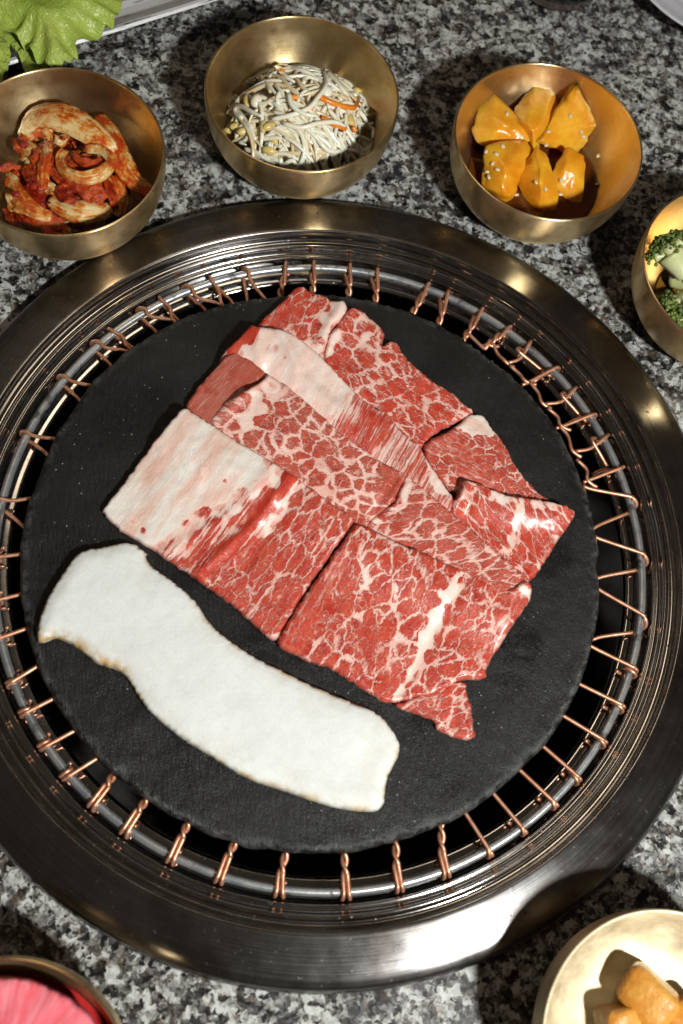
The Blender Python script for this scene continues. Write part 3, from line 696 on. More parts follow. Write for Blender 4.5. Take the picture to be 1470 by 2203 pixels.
    # front row
    beef('folded beef slice with a broad solid white fat end and a red streaked middle',
         [(220, 1096), (232, 1080), (262, 1042), (300, 990), (340, 938), (375, 896), (388, 880), (402, 877), (430, 895), (461, 915), (496, 938), (531, 959), (580, 990), (631, 1020), (660, 1042), (688, 1061), (725, 1088), (762, 1114), (747, 1142), (717, 1184), (684, 1233), (645, 1293), (615, 1342), (594, 1376), (570, 1366), (548, 1346), (515, 1315), (483, 1290), (445, 1262), (409, 1237), (370, 1212), (331, 1185), (300, 1165), (274, 1150), (240, 1125)],
         upper=[(402, 877), (461, 915), (531, 959), (631, 1020), (688, 1061), (758, 1113)], over=(60, 140), ang=128, cell=(52, 25), fat=.038, seed=9,
         fats=[([(210, 1100), (395, 870), (545, 965), (560, 1000), (470, 1060), (390, 1110), (300, 1170), (210, 1100)], 22, .8), ([(210, 1100), (395, 870), (530, 955), (530, 990), (450, 1050), (300, 1160), (210, 1100)], 95, .12), ([(645, 1035), (595, 1100), (560, 1150)], 26, .17), ([(550, 980), (600, 1010), (470, 1100), (380, 1160)], 26, .10)],
         reds=[([(628, 1022), (560, 1110), (500, 1180), (430, 1240)], 15, .35)], streaks=[([(560, 970), (630, 1020), (540, 1160), (430, 1240), (330, 1180), (450, 1080), (560, 970)], 26, 1.0)],
         folds=[([(631, 1024), (560, 1115), (420, 1240)], .0015, 11), ([(655, 1045), (600, 1120), (520, 1220)], -.0014, 16), ([(600, 1000), (520, 1090), (360, 1190)], .0010, 16)])
    f2 = beef('large bright red beef slice with a white fat vein and a small folded flap',
         [(766, 1124), (800, 1138), (850, 1162), (900, 1184), (950, 1206), (1009, 1233), (1045, 1250), (1083, 1264), (1108, 1258), (1124, 1247), (1140, 1253), (1147, 1274), (1138, 1296), (1122, 1320), (1105, 1346), (1088, 1372), (1072, 1398), (1057, 1420), (1048, 1440), (1045, 1458), (1022, 1462), (1000, 1461), (975, 1474), (940, 1490), (900, 1500), (865, 1508), (842, 1512), (822, 1508), (805, 1498), (765, 1472), (722, 1446), (690, 1432), (657, 1420), (625, 1404), (600, 1388), (602, 1370), (640, 1304), (682, 1244), (722, 1186)],
         upper=[(766, 1124), (850, 1162), (1009, 1233), (1083, 1264), (1140, 1253)], over=(60, 140), ang=118, cell=(44, 31), fat=.040, seed=10,
         fats=[([(1000, 1238), (945, 1310), (915, 1390), (880, 1460), (845, 1505)], 15, .36), ([(770, 1150), (790, 1240), (770, 1330)], 12, .12), ([(1120, 1255), (1140, 1275)], 16, .3)], reds=[([(640, 1330), (690, 1270), (640, 1390)], 40, .06)],
         streaks=[([(620, 1390), (690, 1260), (720, 1200)], 45, .55), ([(1060, 1380), (1100, 1290)], 30, .4)],
         folds=[([(1005, 1240), (930, 1370), (860, 1495)], -.0010, 13), ([(1090, 1275), (1135, 1262)], .0022, 14), ([(1095, 1262), (1075, 1290)], -.0012, 12)])
    beef(None, [(846, 1516), (880, 1504), (931, 1482), (992, 1464), (1004, 1480), (1011, 1505), (1017, 1532), (1019, 1560), (1025, 1580), (1012, 1594), (995, 1592), (965, 1582), (940, 1570), (935, 1556), (925, 1546), (900, 1538), (876, 1532)],
         ang=150, cell=(40, 20), fat=.06, seed=11, parent=f2, name='folded_flap', t=.0036, folds=[([(985, 1480), (975, 1570)], -.0012, 12), ([(1012, 1510), (1018, 1570)], .0018, 8)], reds=[([(960, 1500), (1000, 1580)], 20, .05)])
build_beef()

# ------------------------------------------------------------------ bowls
RB, ZB = .05497, .046
OUT = [(.0, .0012), (.0300, .0012), (.0325, .0), (.0340, .0), (.0348, .0016), (.0352, .0030), (.0400, .0052), (.0450, .0095), (.0490, .0150), (.0522, .0215), (.0541, .0285), (.0550, .0360), (.0553, .0420), (.05520, .0455), (.0546, .0462)]
INN = [(.0538, .0458), (.0535, .0415), (.0526, .0350), (.0508, .0286), (.0479, .0222), (.0438, .0162), (.0386, .0112), (.0318, .0074), (.0225, .0050), (.0, .0042)]
def bowl_in(r):
    rr = np.array([p[0] for p in INN[::-1]]); zz = np.array([p[1] for p in INN[::-1]]); k = np.argsort(rr)
    return np.interp(r, rr[k], zz[k])
BOWLS = {}
def build_bowl(key, c, label, mat='bronze'):
    root = empty('banchan_bowl', (c[0], c[1], .0002)); tag(root, label, 'bowl', 'bronze side dish bowls')
    pr = OUT[5:] + INN; P = catmull(np.array([(r, 0, z) for r, z in pr]), 3)[:, [0, 2]]; P[-1, 0] = .00001
    V, Fc = lathe(P, 128); make('body', V, Fc, M[mat], root)
    P = catmull(np.array([(max(r, .00001), 0, z) for r, z in OUT[:6]]), 2)[:, [0, 2]]
    V, Fc = lathe(P, 96); make('foot_ring', V, Fc, M['bronze'], root)
    BOWLS[key] = np.array(c)
build_bowl('kimchi', (-.19788, .15703), 'bronze bowl holding the red cabbage kimchi')
build_bowl('sprout', (-.08676, .23997), 'bronze bowl holding the pale bean sprouts')
build_bowl('fruit', (.05511, .25729), 'bronze bowl holding amber fruit chunks in syrup')
def circ_center(pts, z=ZB, r=RB, guess=(0, 0)):
    X = unp(pts, z)[:, :2]; c = np.array(guess, float)
    for _ in range(200):
        d = X - c; n = np.hypot(*d.T); c = c - np.linalg.lstsq(-d / n[:, None], n - r, rcond=None)[0]
    return c
BRO = circ_center([(1470, 423), (1432, 440), (1400, 478), (1381, 526), (1382, 560), (1394, 612), (1420, 656), (1470, 710)], guess=(.25, .15))
RAD = circ_center([(0, 2058), (76, 2065), (131, 2085), (174, 2118), (218, 2157), (257, 2200)], guess=(-.13, -.27))
TOF = np.array([.1976, -.1848])
build_bowl('broccoli', BRO, 'bronze bowl holding broccoli florets')
build_bowl('radish', RAD, 'bronze bowl holding pink pickled radish slices')
build_bowl('tofu', TOF, 'bronze bowl holding golden fried tofu pieces', 'overexposed_bronze')

def in_bowl(key, px, z):
    """pixel + height above the bowl's base -> world point, kept inside the bowl"""
    X = unp([px], z)[0]; c = BOWLS[key]; d = X[:2] - c; r = np.hypot(*d)
    zz = max(z, bowl_in(min(r, .0535)) + .0012)
    if r > .0525: d *= .0525 / r
    return np.array([c[0] + d[0], c[1] + d[1], zz])

def disc_liquid(name, key, z, mat, label, cat, depth=.003):
    rr = np.array([p[0] for p in INN[::-1]]); zz = np.array([p[1] for p in INN[::-1]])
    R = np.interp(z, zz, rr) - .0003; prof = [(.00001, z - .00002), (R * .6, z), (R - .001, z + .0001), (R, z + .0005)]
    lowz = [q for q in np.linspace(z, .0042, 6)[1:]]
    prof += [(np.interp(q, zz, rr) - .0004, q) for q in lowz] + [(.00001, .0041)]
    c = BOWLS[key]; V, Fc = lathe(prof, 96); o = make(name, V, Fc, mat); o.location = (c[0], c[1], .0002); tag(o, label, cat); return o

# ------------------------------------------------------------------ kimchi
def ribbon(P3, width, nrm_hint, thick=.0014, curl=0.0, ruff=0.0, nw=9, seed=0, taper=(.55, 1, .6)):
    S = catmull(np.array(P3, float), 7); n = len(S); T_ = np.gradient(S, axis=0); T_ /= np.linalg.norm(T_, axis=1)[:, None]
    up = np.array(nrm_hint, float); V = []; UV = []; L = np.cumsum(np.r_[0, np.linalg.norm(np.diff(S, axis=0), axis=1)])
    for i in range(n):
        f = i / (n - 1); wd = width * np.interp(f, [0, .5, 1], taper)
        side = np.cross(T_[i], up); side /= np.linalg.norm(side); nn = np.cross(side, T_[i])
        for j in range(nw):
            s = (j / (nw - 1) - .5) * 2
            off = side * s * wd / 2 + nn * (-curl * s * s * wd / 2) + nn * ruff * abs(s) * math.sin(L[i] * 900 + seed * 2 + s * 3) + nn * (.00028 * math.cos(s * 13 + seed) + .0002 * math.cos(s * 23 + L[i] * 120))
            V.append(S[i] + off); UV.append((L[i] * 40, s * .5, seed))
    V = np.array(V); nt = len(V); N_ = np.zeros_like(V); G = V.reshape(n, nw, 3)
    du = np.gradient(G, axis=0); dv = np.gradient(G, axis=1); nr = np.cross(dv, du); nr /= np.linalg.norm(nr, axis=2)[:, :, None] + 1e-12
    sgn = np.sign((nr @ up).mean()) or 1; nr *= sgn
    th = thick * (1 - .55 * np.abs(np.linspace(-1, 1, nw)) ** 2)[None, :, None]
    B = (G - nr * th).reshape(-1, 3); V2 = np.vstack([V, B]); Fc = []
    for i in range(n - 1):
        for j in range(nw - 1):
            a, b, c, d = i * nw + j, i * nw + j + 1, (i + 1) * nw + j + 1, (i + 1) * nw + j
            Fc.append((a, d, c, b) if sgn > 0 else (a, b, c, d)); Fc.append(((a + nt), (b + nt), (c + nt), (d + nt)) if sgn > 0 else (a + nt, d + nt, c + nt, b + nt))
    rim = [j for j in range(nw)] + [i * nw + nw - 1 for i in range(1, n)] + [(n - 1) * nw + j for j in range(nw - 2, -1, -1)] + [i * nw for i in range(n - 2, 0, -1)]
    for a, b in zip(rim, rim[1:] + rim[:1]): Fc.append((a, b, b + nt, a + nt))
    return V2, Fc, np.array(UV * 2)

def blob(c, r, seed, n=2, squash=(1, 1, 1), amp=.25, freq=140):
    bm = bmesh.new(); bmesh.ops.create_icosphere(bm, subdivisions=n, radius=1.0)
    V = np.array([v.co[:] for v in bm.verts]); Fc = [tuple(v.index for v in f.verts) for f in bm.faces]; bm.free()
    k = 1 + amp * vnoise(np.c_[V[:, 0] * 1.7 + V[:, 2] + seed * 3.1, V[:, 1] * 1.7 - V[:, 2] * 1.3], 1)
    return np.array(c) + V * k[:, None] * r * np.array(squash), Fc

def build_kimchi():
    c = BOWLS['kimchi']; root = empty('cabbage_kimchi', (c[0], c[1], .004)); tag(root, 'heap of red spiced napa cabbage kimchi in its bronze bowl', 'kimchi')
    def Z(x, y): return (x * .2517, 130 + y * .2517)
    K = lambda pts, zs: [in_bowl('kimchi', Z(*p), z + .006) for p, z in zip(pts, zs)]
    leaves = [  # spine (zoom pixels), heights, width, sauce, curl, ruffle, normal hint
        ([(150, 640), (200, 540), (340, 450), (520, 460), (720, 560), (870, 690), (950, 830)], [.014, .024, .031, .034, .034, .032, .026], .0185, .00, .30, .0002, (-.1, -.1, 1)),
        ([(190, 560), (290, 440), (450, 390), (640, 430), (800, 520)], [.012, .020, .026, .028, .026], .013, .05, .35, .0003, (0, .4, 1)),
        ([(850, 450), (960, 600), (1030, 800), (1110, 960), (1240, 1080), (1320, 1120)], [.022, .026, .027, .025, .024, .024], .0135, .06, .35, .0003, (.2, 0, 1)),
        ([(560, 760), (510, 840), (560, 960), (720, 1010), (880, 960), (940, 850), (860, 770), (730, 760)], [.030, .032, .033, .034, .034, .034, .033, .031], .0082, .02, .15, .0002, (.15, -.8, .7)),
        ([(620, 800), (700, 860), (800, 880), (860, 830)], [.029, .031, .031, .030], .006, .16, .2, .0006, (0, -.5, 1)),
        ([(140, 700), (220, 740), (270, 830), (230, 900)], [.018, .023, .024, .022], .013, -.04, .3, .0003, (-.2, -.1, 1)),
        ([(410, 680), (400, 800), (370, 940), (370, 1100)], [.026, .029, .029, .027], .0075, .08, .35, .0009, (0, 0, 1)),
        ([(200, 900), (260, 960), (330, 1030), (300, 1110)], [.023, .026, .027, .025], .011, .20, .2, .0014, (0, -.1, 1)),
        ([(400, 900), (500, 960), (600, 1030), (640, 1120)], [.027, .029, .030, .029], .011, .20, .25, .0012, (0, -.2, 1)),
        ([(640, 1050), (740, 1110), (830, 1130), (890, 1200)], [.029, .030, .030, .027], .012, .14, .3, .0010, (0, -.2, 1)),
        ([(420, 1180), (560, 1250), (700, 1280), (850, 1270), (930, 1230)], [.023, .025, .026, .025, .023], .0150, -.02, .4, .0003, (0, -.3, 1)),
        ([(70, 920), (100, 1050), (170, 1180), (300, 1280), (440, 1330)], [.018, .020, .022, .022, .020], .0105, .03, .4, .0003, (-.3, -.2, 1)),
        ([(960, 980), (1010, 1100), (1020, 1220), (990, 1330)], [.024, .023, .021, .018], .0125, .06, .35, .0003, (.3, -.1, 1)),
        ([(900, 1010), (950, 1120), (980, 1250)], [.025, .024, .022], .006, .18, .3, .0006, (.1, -.1, 1)),
        ([(90, 1180), (180, 1260), (320, 1350), (500, 1390), (640, 1360)], [.014, .017, .018, .018, .017], .011, .17, .2, .0010, (0, -.3, 1)),
        ([(60, 1240), (120, 1340), (260, 1420), (420, 1440)], [.011, .012, .012, .012], .012, .20, .2, .0008, (0, -.4, 1)),
        ([(640, 1340), (780, 1390), (900, 1370)], [.018, .018, .017], .012, .0, .4, .0003, (0, -.4, 1)),
        ([(480, 1080), (560, 1150), (650, 1190)], [.027, .028, .028], .009, .22, .2, .0014, (0, -.2, 1)),
        ([(1040, 760), (1080, 900), (1090, 1000)], [.022, .022, .021], .008, .2, .3, .0006, (.5, 0, 1)),
    ]
    for i, (sp, zs, wd, sc, cu, ru, nh) in enumerate(leaves):
        V, Fc, UV = ribbon(K(sp, zs), wd, nh, .0016, cu, ru, 11, i)
        part('cabbage_leaf', V, Fc, M['kimchi'], root, attrs={'luv': ('FLOAT_VECTOR', UV), 'sauce': ('FLOAT', np.full(len(V), sc + .045))})
    r4 = random.Random(21)
    for i in range(34):
        b = r4.uniform(0, 2 * math.pi); q = .030 * math.sqrt(r4.random()); X, Y = c[0] - .005 + q * math.cos(b), c[1] - .003 + q * math.sin(b); a = r4.uniform(0, 6.28); pts = []
        zt = .0175 + .0145 * (1 - (q / .034) ** 2)
        for k in range(5):
            r_ = math.hypot(X - c[0], Y - c[1]); pts.append((X, Y, max(zt + r4.uniform(-.0015, .0015), bowl_in(min(r_, .0525)) + .002)))
            X += .0042 * math.cos(a); Y += .0042 * math.sin(a); a += r4.gauss(0, .6)
        V, Fc, UV = ribbon(pts, r4.uniform(.006, .012), (r4.gauss(0, .4), r4.gauss(-.2, .4), 1), .0014, r4.uniform(.1, .5), r4.uniform(.0006, .0018), 9, 50 + i)
        part('cabbage_leaf', V, Fc, M['kimchi'], root, attrs={'luv': ('FLOAT_VECTOR', UV), 'sauce': ('FLOAT', np.full(len(V), r4.uniform(.04, .20)))})
    base, Fb = blob((c[0] - .004, c[1] - .004, .0145), .031, 3, 3, (1.05, 1.0, .36), .10)
    part('sauce_heap', base, Fb, M['chili'], root)
    for i in range(16):
        x, y = rng.uniform(100, 900), rng.uniform(620, 1400)
        z = .0300 + .004 * rng.random() - .0075 * max(0, (y - 1100) / 300)
        p = in_bowl('kimchi', Z(x, y), z)
        V, Fc = blob(p, rng.uniform(.0011, .0026), i, 2, (1.2, 1, .7), .35); part('chili_paste', V, Fc, M['chili'], root)
    disc_liquid('kimchi_juice', 'kimchi', .0085, M['juice'], 'dark red brine pooled under the kimchi', 'juice')
build_kimchi()

# ------------------------------------------------------------------ bean sprouts
def build_sprouts():
    c = BOWLS['sprout']; root = empty('bean_sprout_salad', (c[0], c[1], .004)); tag(root, 'tangled heap of white bean sprouts with carrot shreds in a bronze bowl', 'bean sprouts')
    def Z(x, y): return (420 + x * .3061, 30 + y * .3061)
    r2 = random.Random(11)
    hc = c + np.array([.0000, .0010]); HR = .0440
    def hz(X, Y): return .0065 + .0330 * max(0, 1 - ((X - hc[0]) ** 2 + (Y - hc[1]) ** 2) / HR ** 2) ** .6
    def HP(p, dz=0.0):
        z = .028
        for _ in range(12):
            X = unp([Z(*p)], z)[0]; z = .5 * z + .5 * (hz(X[0], X[1]) + dz)
        d = X[:2] - hc; q = np.hypot(*d)
        if q > HR * .93: X[:2] = hc + d / q * HR * .93; z = hz(X[0], X[1]) + dz
        r = np.hypot(*(X[:2] - c)); return np.array([X[0], X[1], max(z, bowl_in(min(r, .053)) + .0016)])
    def strand(P, r, mat, name, end_r=.4):
        S = catmull(np.array(P), 4); n = len(S); rad = r * np.interp(np.linspace(0, 1, n), [0, .08, .75, 1], [.8, 1, .95, end_r])
        V, Fc = tube(S, rad, 6); part(name, V, Fc, M[mat], root); return S
    core, Fb = blob((hc[0], hc[1], .0125), .0315, 5, 3, (1.05, 1.0, .64), .06); part('sprout_core', core, Fb, M['bean_stem'], root)
    for i in range(235):
        if i < 50: a = math.radians(r2.gauss(-8, 12)); d = r2.uniform(.012, .036); b = math.radians(r2.gauss(-85, 26)); bend = r2.gauss(0, .2)
        else: a = r2.uniform(0, 2 * math.pi); d = HR * .93 * math.sqrt(r2.random()); b = r2.uniform(0, 2 * math.pi); bend = r2.gauss(0, .9)
        L = r2.uniform(.020, .050); X, Y = hc[0] + d * math.cos(b), hc[1] + d * math.sin(b)
        X -= math.cos(a) * L / 2; Y -= math.sin(a) * L / 2; lift = r2.uniform(-.0040, .0030); pts = []
        for k in range(6):
            q = math.hypot(X - hc[0], Y - hc[1])
            if q > HR: X, Y = hc[0] + (X - hc[0]) / q * HR * .99, hc[1] + (Y - hc[1]) / q * HR * .99; a += .7
            r_ = math.hypot(X - c[0], Y - c[1])
            pts.append((X, Y, max(hz(X, Y) + lift + r2.uniform(-.0008, .0012), bowl_in(min(r_, .053)) + .0015)))
            X += math.cos(a) * L / 5; Y += math.sin(a) * L / 5; a += bend * .45 + r2.gauss(0, .12)
        S = strand(pts, r2.uniform(.00095, .00150), 'bean_stem' if r2.random() < .62 else 'bean_warm', 'sprout', .3)
        if i % 40 == 0:
            V, Fc = blob(S[0] + [0, 0, .0008], .0026, i, 1, (1.35, .8, .75), .05); part('bean', V, Fc, M['bean_head'], root)
    # the prominent single strands of the photograph
    for pts, dz in [([(330, 730), (285, 700), (285, 655), (330, 650), (400, 690), (470, 720)], .004), ([(350, 950), (430, 975), (500, 1020), (560, 1060)], .002),
                    ([(540, 740), (680, 710), (800, 660), (860, 590), (920, 500), (905, 390)], .005), ([(620, 770), (740, 800), (860, 770), (980, 760), (1060, 790)], .005),
                    ([(930, 410), (990, 470), (1060, 560), (1180, 595)], .004), ([(600, 1010), (610, 1070), (680, 1030), (720, 1075)], .002), ([(660, 560), (680, 640), (760, 700), (860, 720)], .006), ([(440, 400), (520, 380), (620, 430), (700, 480)], .004)]:
        strand([HP(p, dz) for p in pts], .0015, 'bean_stem', 'sprout', .5)
    for x, y in [(365, 610), (290, 790), (340, 825), (480, 790), (520, 790), (520, 960), (1090, 740)]:
        a = r2.uniform(0, 3.1); V, Fc = blob((0, 0, 0), .0032, int(x), 2, (1.35, .75, .7), .05); R_ = np.array([[math.cos(a), -math.sin(a), 0], [math.sin(a), math.cos(a), 0], [0, 0, 1]])
        part('bean', V @ R_.T + HP((x, y), .0025), Fc, M['bean_head'], root)
    for pts in [[(870, 580), (940, 615), (1040, 650), (1120, 655), (1200, 640)], [(890, 725), (960, 770), (1060, 810)], [(570, 375), (620, 405)], [(680, 585), (720, 585)], [(800, 650), (830, 670)], [(1110, 790), (1130, 830)]]:
        P = [HP(p, .0035) for p in (pts if len(pts) > 2 else [pts[0], ((pts[0][0] + pts[1][0]) / 2, (pts[0][1] + pts[1][1]) / 2), pts[1]])]
        strand(P, .0017, 'carrot', 'carrot_shred', .8)
    for x, y in [(430, 610), (925, 550)]:
        V, Fc = blob(HP((x, y), .003), .0042, x, 2, (.8, 1.1, .7), .12); part('radish_bit', V, Fc, M['bean_stem'], root)
    p = in_bowl('sprout', Z(1225, 760), .013); V, Fc = blob(p, .0048, 77, 2, (.8, 1.2, .8), .06); part('bean', V, Fc, simple('olive_bean', (.12, .085, .012), (.30, .22, .045), 120, .25), root)
build_sprouts()

# ------------------------------------------------------------------ fruit chunks
def hull_chunk(name, pts, mat, label, cat, group, bev=.0016, key='fruit', noise=.0006, sub=2):
    bm = bmesh.new()
    for p in pts: bm.verts.new(p)
    bmesh.ops.convex_hull(bm, input=bm.verts)
    bmesh.ops.delete(bm, geom=[v for v in bm.verts if not v.link_faces], context='VERTS')
    bmesh.ops.dissolve_limit(bm, angle_limit=math.radians(4), verts=bm.verts, edges=bm.edges)
    bmesh.ops.bevel(bm, geom=list(bm.edges) + list(bm.verts), offset=bev, segments=3, affect='EDGES', profile=.5, clamp_overlap=True)
    bmesh.ops.triangulate(bm, faces=bm.faces)
    for _ in range(sub): bmesh.ops.subdivide_edges(bm, edges=[e for e in bm.edges if e.calc_length() > .0022], cuts=1); bmesh.ops.triangulate(bm, faces=bm.faces)
    V = np.array([v.co[:] for v in bm.verts]); Fc = [tuple(v.index for v in f.verts) for f in bm.faces]; bm.free()
    V = V + noise * np.stack([vnoise(V[:, :2] * 260 + V[:, 2:] * 200, 1), vnoise(V[:, 1:] * 260 + 9, 1), vnoise(V[:, [0, 2]] * 240 + 4, 1)], 1)
    o = make(name, V, Fc, mat); tag(o, label, cat, group); return o

def build_fruit():
    def Z(x, y): return (960 + x * .2993, 130 + y * .2993)
    B = lambda x, y, z: in_bowl('fruit', Z(x, y), z)
    chunks = [  # (zoom x, zoom y, height): rim outline then ridge points
        ('amber fruit chunk shaped like a kite, standing highest of the six', [(625, 205, .030), (785, 370, .027), (680, 540, .024), (640, 660, .016), (600, 560, .020), (490, 390, .026), (625, 470, .032), (560, 420, .010), (720, 400, .010), (640, 600, .008)]),
        ('squarish amber fruit chunk with a pale worn corner', [(250, 340, .027), (430, 355, .028), (540, 490, .026), (600, 570, .022), (440, 600, .020), (260, 610, .018), (210, 500, .022), (215, 540, .014), (400, 470, .029), (300, 420, .009), (500, 560, .009), (280, 590, .008)]),
        ('broad amber fruit chunk with a sesame seed near its dark orange side', [(830, 335, .026), (930, 375, .026), (1055, 490, .022), (1000, 570, .018), (920, 660, .012), (760, 620, .018), (680, 580, .024), (760, 440, .028), (900, 480, .027), (820, 420, .009), (960, 560, .007)]),
        ('tall amber fruit chunk with a curved cut face and several sesame seeds', [(300, 620, .028), (450, 590, .028), (595, 600, .025), (540, 780, .024), (490, 930, .018), (430, 1005, .013), (270, 900, .016), (290, 760, .022), (420, 760, .030), (420, 900, .024), (350, 700, .008), (480, 850, .007)]),
        ('dark orange fruit chunk leaning down into the syrup', [(660, 635, .029), (710, 680, .028), (760, 800, .025), (790, 950, .019), (760, 1100, .010), (660, 1095, .010), (560, 960, .013), (530, 840, .018), (620, 700, .026), (690, 860, .028), (640, 800, .008)]),
        ('narrow amber fruit chunk with a straight long side', [(870, 640, .026), (985, 700, .025), (990, 850, .020), (965, 1050, .010), (880, 1000, .013), (780, 900, .017), (775, 810, .021), (830, 700, .025), (890, 800, .025), (880, 820, .008)])]
    trees = []
    for lb, pts in chunks:
        Q = np.array([B(*p) for p in pts]); Q = Q.mean(0) + (Q - Q.mean(0)) * [1.17, 1.17, 1.08]; Q[:, 2] = np.maximum(Q[:, 2] , .0055)
        o = hull_chunk('fruit_chunk', Q.tolist(), M['fruit'], lb, 'fruit', 'glazed fruit chunks in the bronze bowl'); trees.append(BVHTree.FromPolygons([v.co for v in o.data.vertices], [tuple(f.vertices) for f in o.data.polygons]))
    disc_liquid('fruit_syrup', 'fruit', .0125, simple('dark_syrup_surface', (.085, .020, .003), (.15, .040, .005), 40, .07, .05), 'dark brown syrup pooled around the amber fruit', 'syrup')
    cen = [(np.mean([q[:2] for q in pts], 0), w) for (lb, pts), w in zip(chunks, ('kite-shaped', 'squarish pale-cornered', 'broad orange-sided', 'tall curved', 'dark leaning', 'narrow straight-sided'))]
    for x, y, z in [(435, 385, .0296), (290, 655, .0262), (405, 618, .0298), (360, 675, .0300), (335, 740, .0290), (310, 838, .0235), (300, 800, .0255), (650, 872, .0292), (712, 920, .0260), (370, 785, .0300), (968, 508, .0262), (735, 512, .0282), (720, 603, .0222),
                    (825, 858, .0232), (820, 962, .0165), (1078, 710, .0136), (1088, 890, .0136), (505, 965, .0136), (985, 545, .0240), (890, 398, .0285)]:
        p = B(x, y, z)
        if abs(z - .0136) > 1e-6:   # seat the seed on the chunk face that shows at its place
            dr = Vector(unp([Z(x, y)], 0.0)[0] - CAM).normalized(); hits = [h for h in (t.ray_cast(Vector(CAM), dr) for t in trees) if h[0]]
            if hits: h = min(hits, key=lambda q: q[3]); p = np.array(h[0]) + np.array(h[1]) * .0004
        V, Fc = blob((0, 0, 0), .0013, int(x), 2, (1.35, .85, .55), .03); a = rng.uniform(0, 3)
        R_ = np.array([[math.cos(a), -math.sin(a), 0], [math.sin(a), math.cos(a), 0], [0, 0, 1]])
        o = make('sesame_seed', V @ R_.T, Fc, M['sesame']); o.location = p; q, w = min(cen, key=lambda t: np.hypot(t[0][0] - x, t[0][1] - y))
        lb = 'tiny sesame seed floating on the dark syrup' if abs(z - .0136) < 1e-6 else 'tiny pale sesame seed stuck to the %s fruit chunk' % w
        tag(o, lb, 'sesame seed', 'sesame seeds on the amber fruit')
build_fruit()

# ------------------------------------------------------------------ broccoli
def build_broccoli():
    c = BOWLS['broccoli']; r3 = random.Random(5)
    ico = blob((0, 0, 0), 1, 0, 1, (1, 1, 1), 0)
    def floret(p, dirv, size, label, heads=9, nb=26):
        root = empty('broccoli_floret', (p[0], p[1], max(p[2] - size * .5, .005))); tag(root, label, 'broccoli', 'broccoli florets in the bronze bowl')
        p = np.array(p); d = np.array(dirv, float); d /= np.linalg.norm(d); s0 = p - d * size * 1.0
        V, Fc = tube(catmull([s0, p - d * size * .4, p], 4), np.linspace(size * .32, size * .5, 9), 10); part('stalk', V, Fc, M['stalk'], root)
        side = np.cross(d, [0, 0, 1.0]); side /= np.linalg.norm(side); u2 = np.cross(side, d); AV, AF = [], []; off = 0
        for h in range(heads):
            a = 2 * math.pi * h / heads * 2.4; q = (h / heads) ** .6
            cc = p + (side * math.cos(a) + u2 * math.sin(a)) * size * .62 * q + d * size * .42 * (1 - q * q * .8)
            V, Fc = tube(catmull([p - d * size * .3, (p + cc) / 2, cc], 3), np.linspace(size * .17, size * .2, 7), 8); part('branch', V, Fc, M['stalk'], root)
            for k in range(nb):
                v = np.array([r3.gauss(0, 1) for _ in range(3)]); v /= np.linalg.norm(v); v = v + d * .55 + (cc - p) / size * .5; v /= np.linalg.norm(v)
                AV.append(cc + v * size * .30 * r3.uniform(.85, 1.08) + ico[0] * size * r3.uniform(.055, .095)); AF += [tuple(i + off for i in f) for f in ico[1]]; off += len(ico[0])
        o = part('bud', np.vstack(AV), AF, M['floret'], root); o['kind'] = 'stuff'
    def B(x, y, z): return in_bowl('broccoli', (x, y), z)
    floret(B(1440, 545, .030), (-.75, .35, .35), .016, 'pale broccoli floret whose cut stalk faces upward, green buds at the tip')
    floret(B(1450, 668, .024), (-.35, -.75, .3), .0155, 'dark green broccoli floret lying against the near bowl wall')
    floret(B(1500, 600, .020), (.8, 0, .5), .015, 'broccoli floret behind the two others')
    for x, y, z, a in [(1470, 560, .033, .6)]:
        pass
    disc_liquid('broccoli_broth', 'broccoli', .0085, simple('golden_broth', (.20, .09, .012), (.26, .12, .018), 30, .1, .05), 'thin golden dressing under the broccoli', 'dressing')
build_broccoli()

# ------------------------------------------------------------------ fried tofu
def build_tofu():
    def chunk(cx, cy, z, sx, sy, sz, rot, label):
        bm = bmesh.new(); bmesh.ops.create_cube(bm, size=1.0)
        bmesh.ops.bevel(bm, geom=list(bm.edges), offset=.22, segments=3, affect='EDGES', profile=.5)
        bmesh.ops.subdivide_edges(bm, edges=bm.edges, cuts=2, use_grid_fill=True)
        V = np.array([v.co[:] for v in bm.verts]); Fc = [tuple(v.index for v in f.verts) for f in bm.faces]; bm.free()
        V = V * (1 + .09 * vnoise(np.c_[V[:, 0] * 2 + V[:, 2] * 2 + cx, V[:, 1] * 2 - V[:, 2]], 1))[:, None] * np.array([sx, sy, sz])
        o = make('fried_tofu', V, Fc, M['tofu']); p = unp([(cx, cy)], z)[0]; o.location = p; o.rotation_euler = rot
        tag(o, label, 'tofu', 'golden fried tofu pieces in the bronze bowl')
    chunk(1392, 2144, .0165, .025, .019, .019, (.35, -.25, -.5), 'largest golden fried tofu piece with its long side turned up')
    chunk(1335, 2205, .0145, .019, .017, .016, (.1, .2, .4), 'small golden fried tofu piece leaning on the largest one')
    chunk(1478, 2195, .0150, .019, .017, .017, (-.2, .1, .9), 'golden fried tofu piece on the outer side of the largest one')
build_tofu()

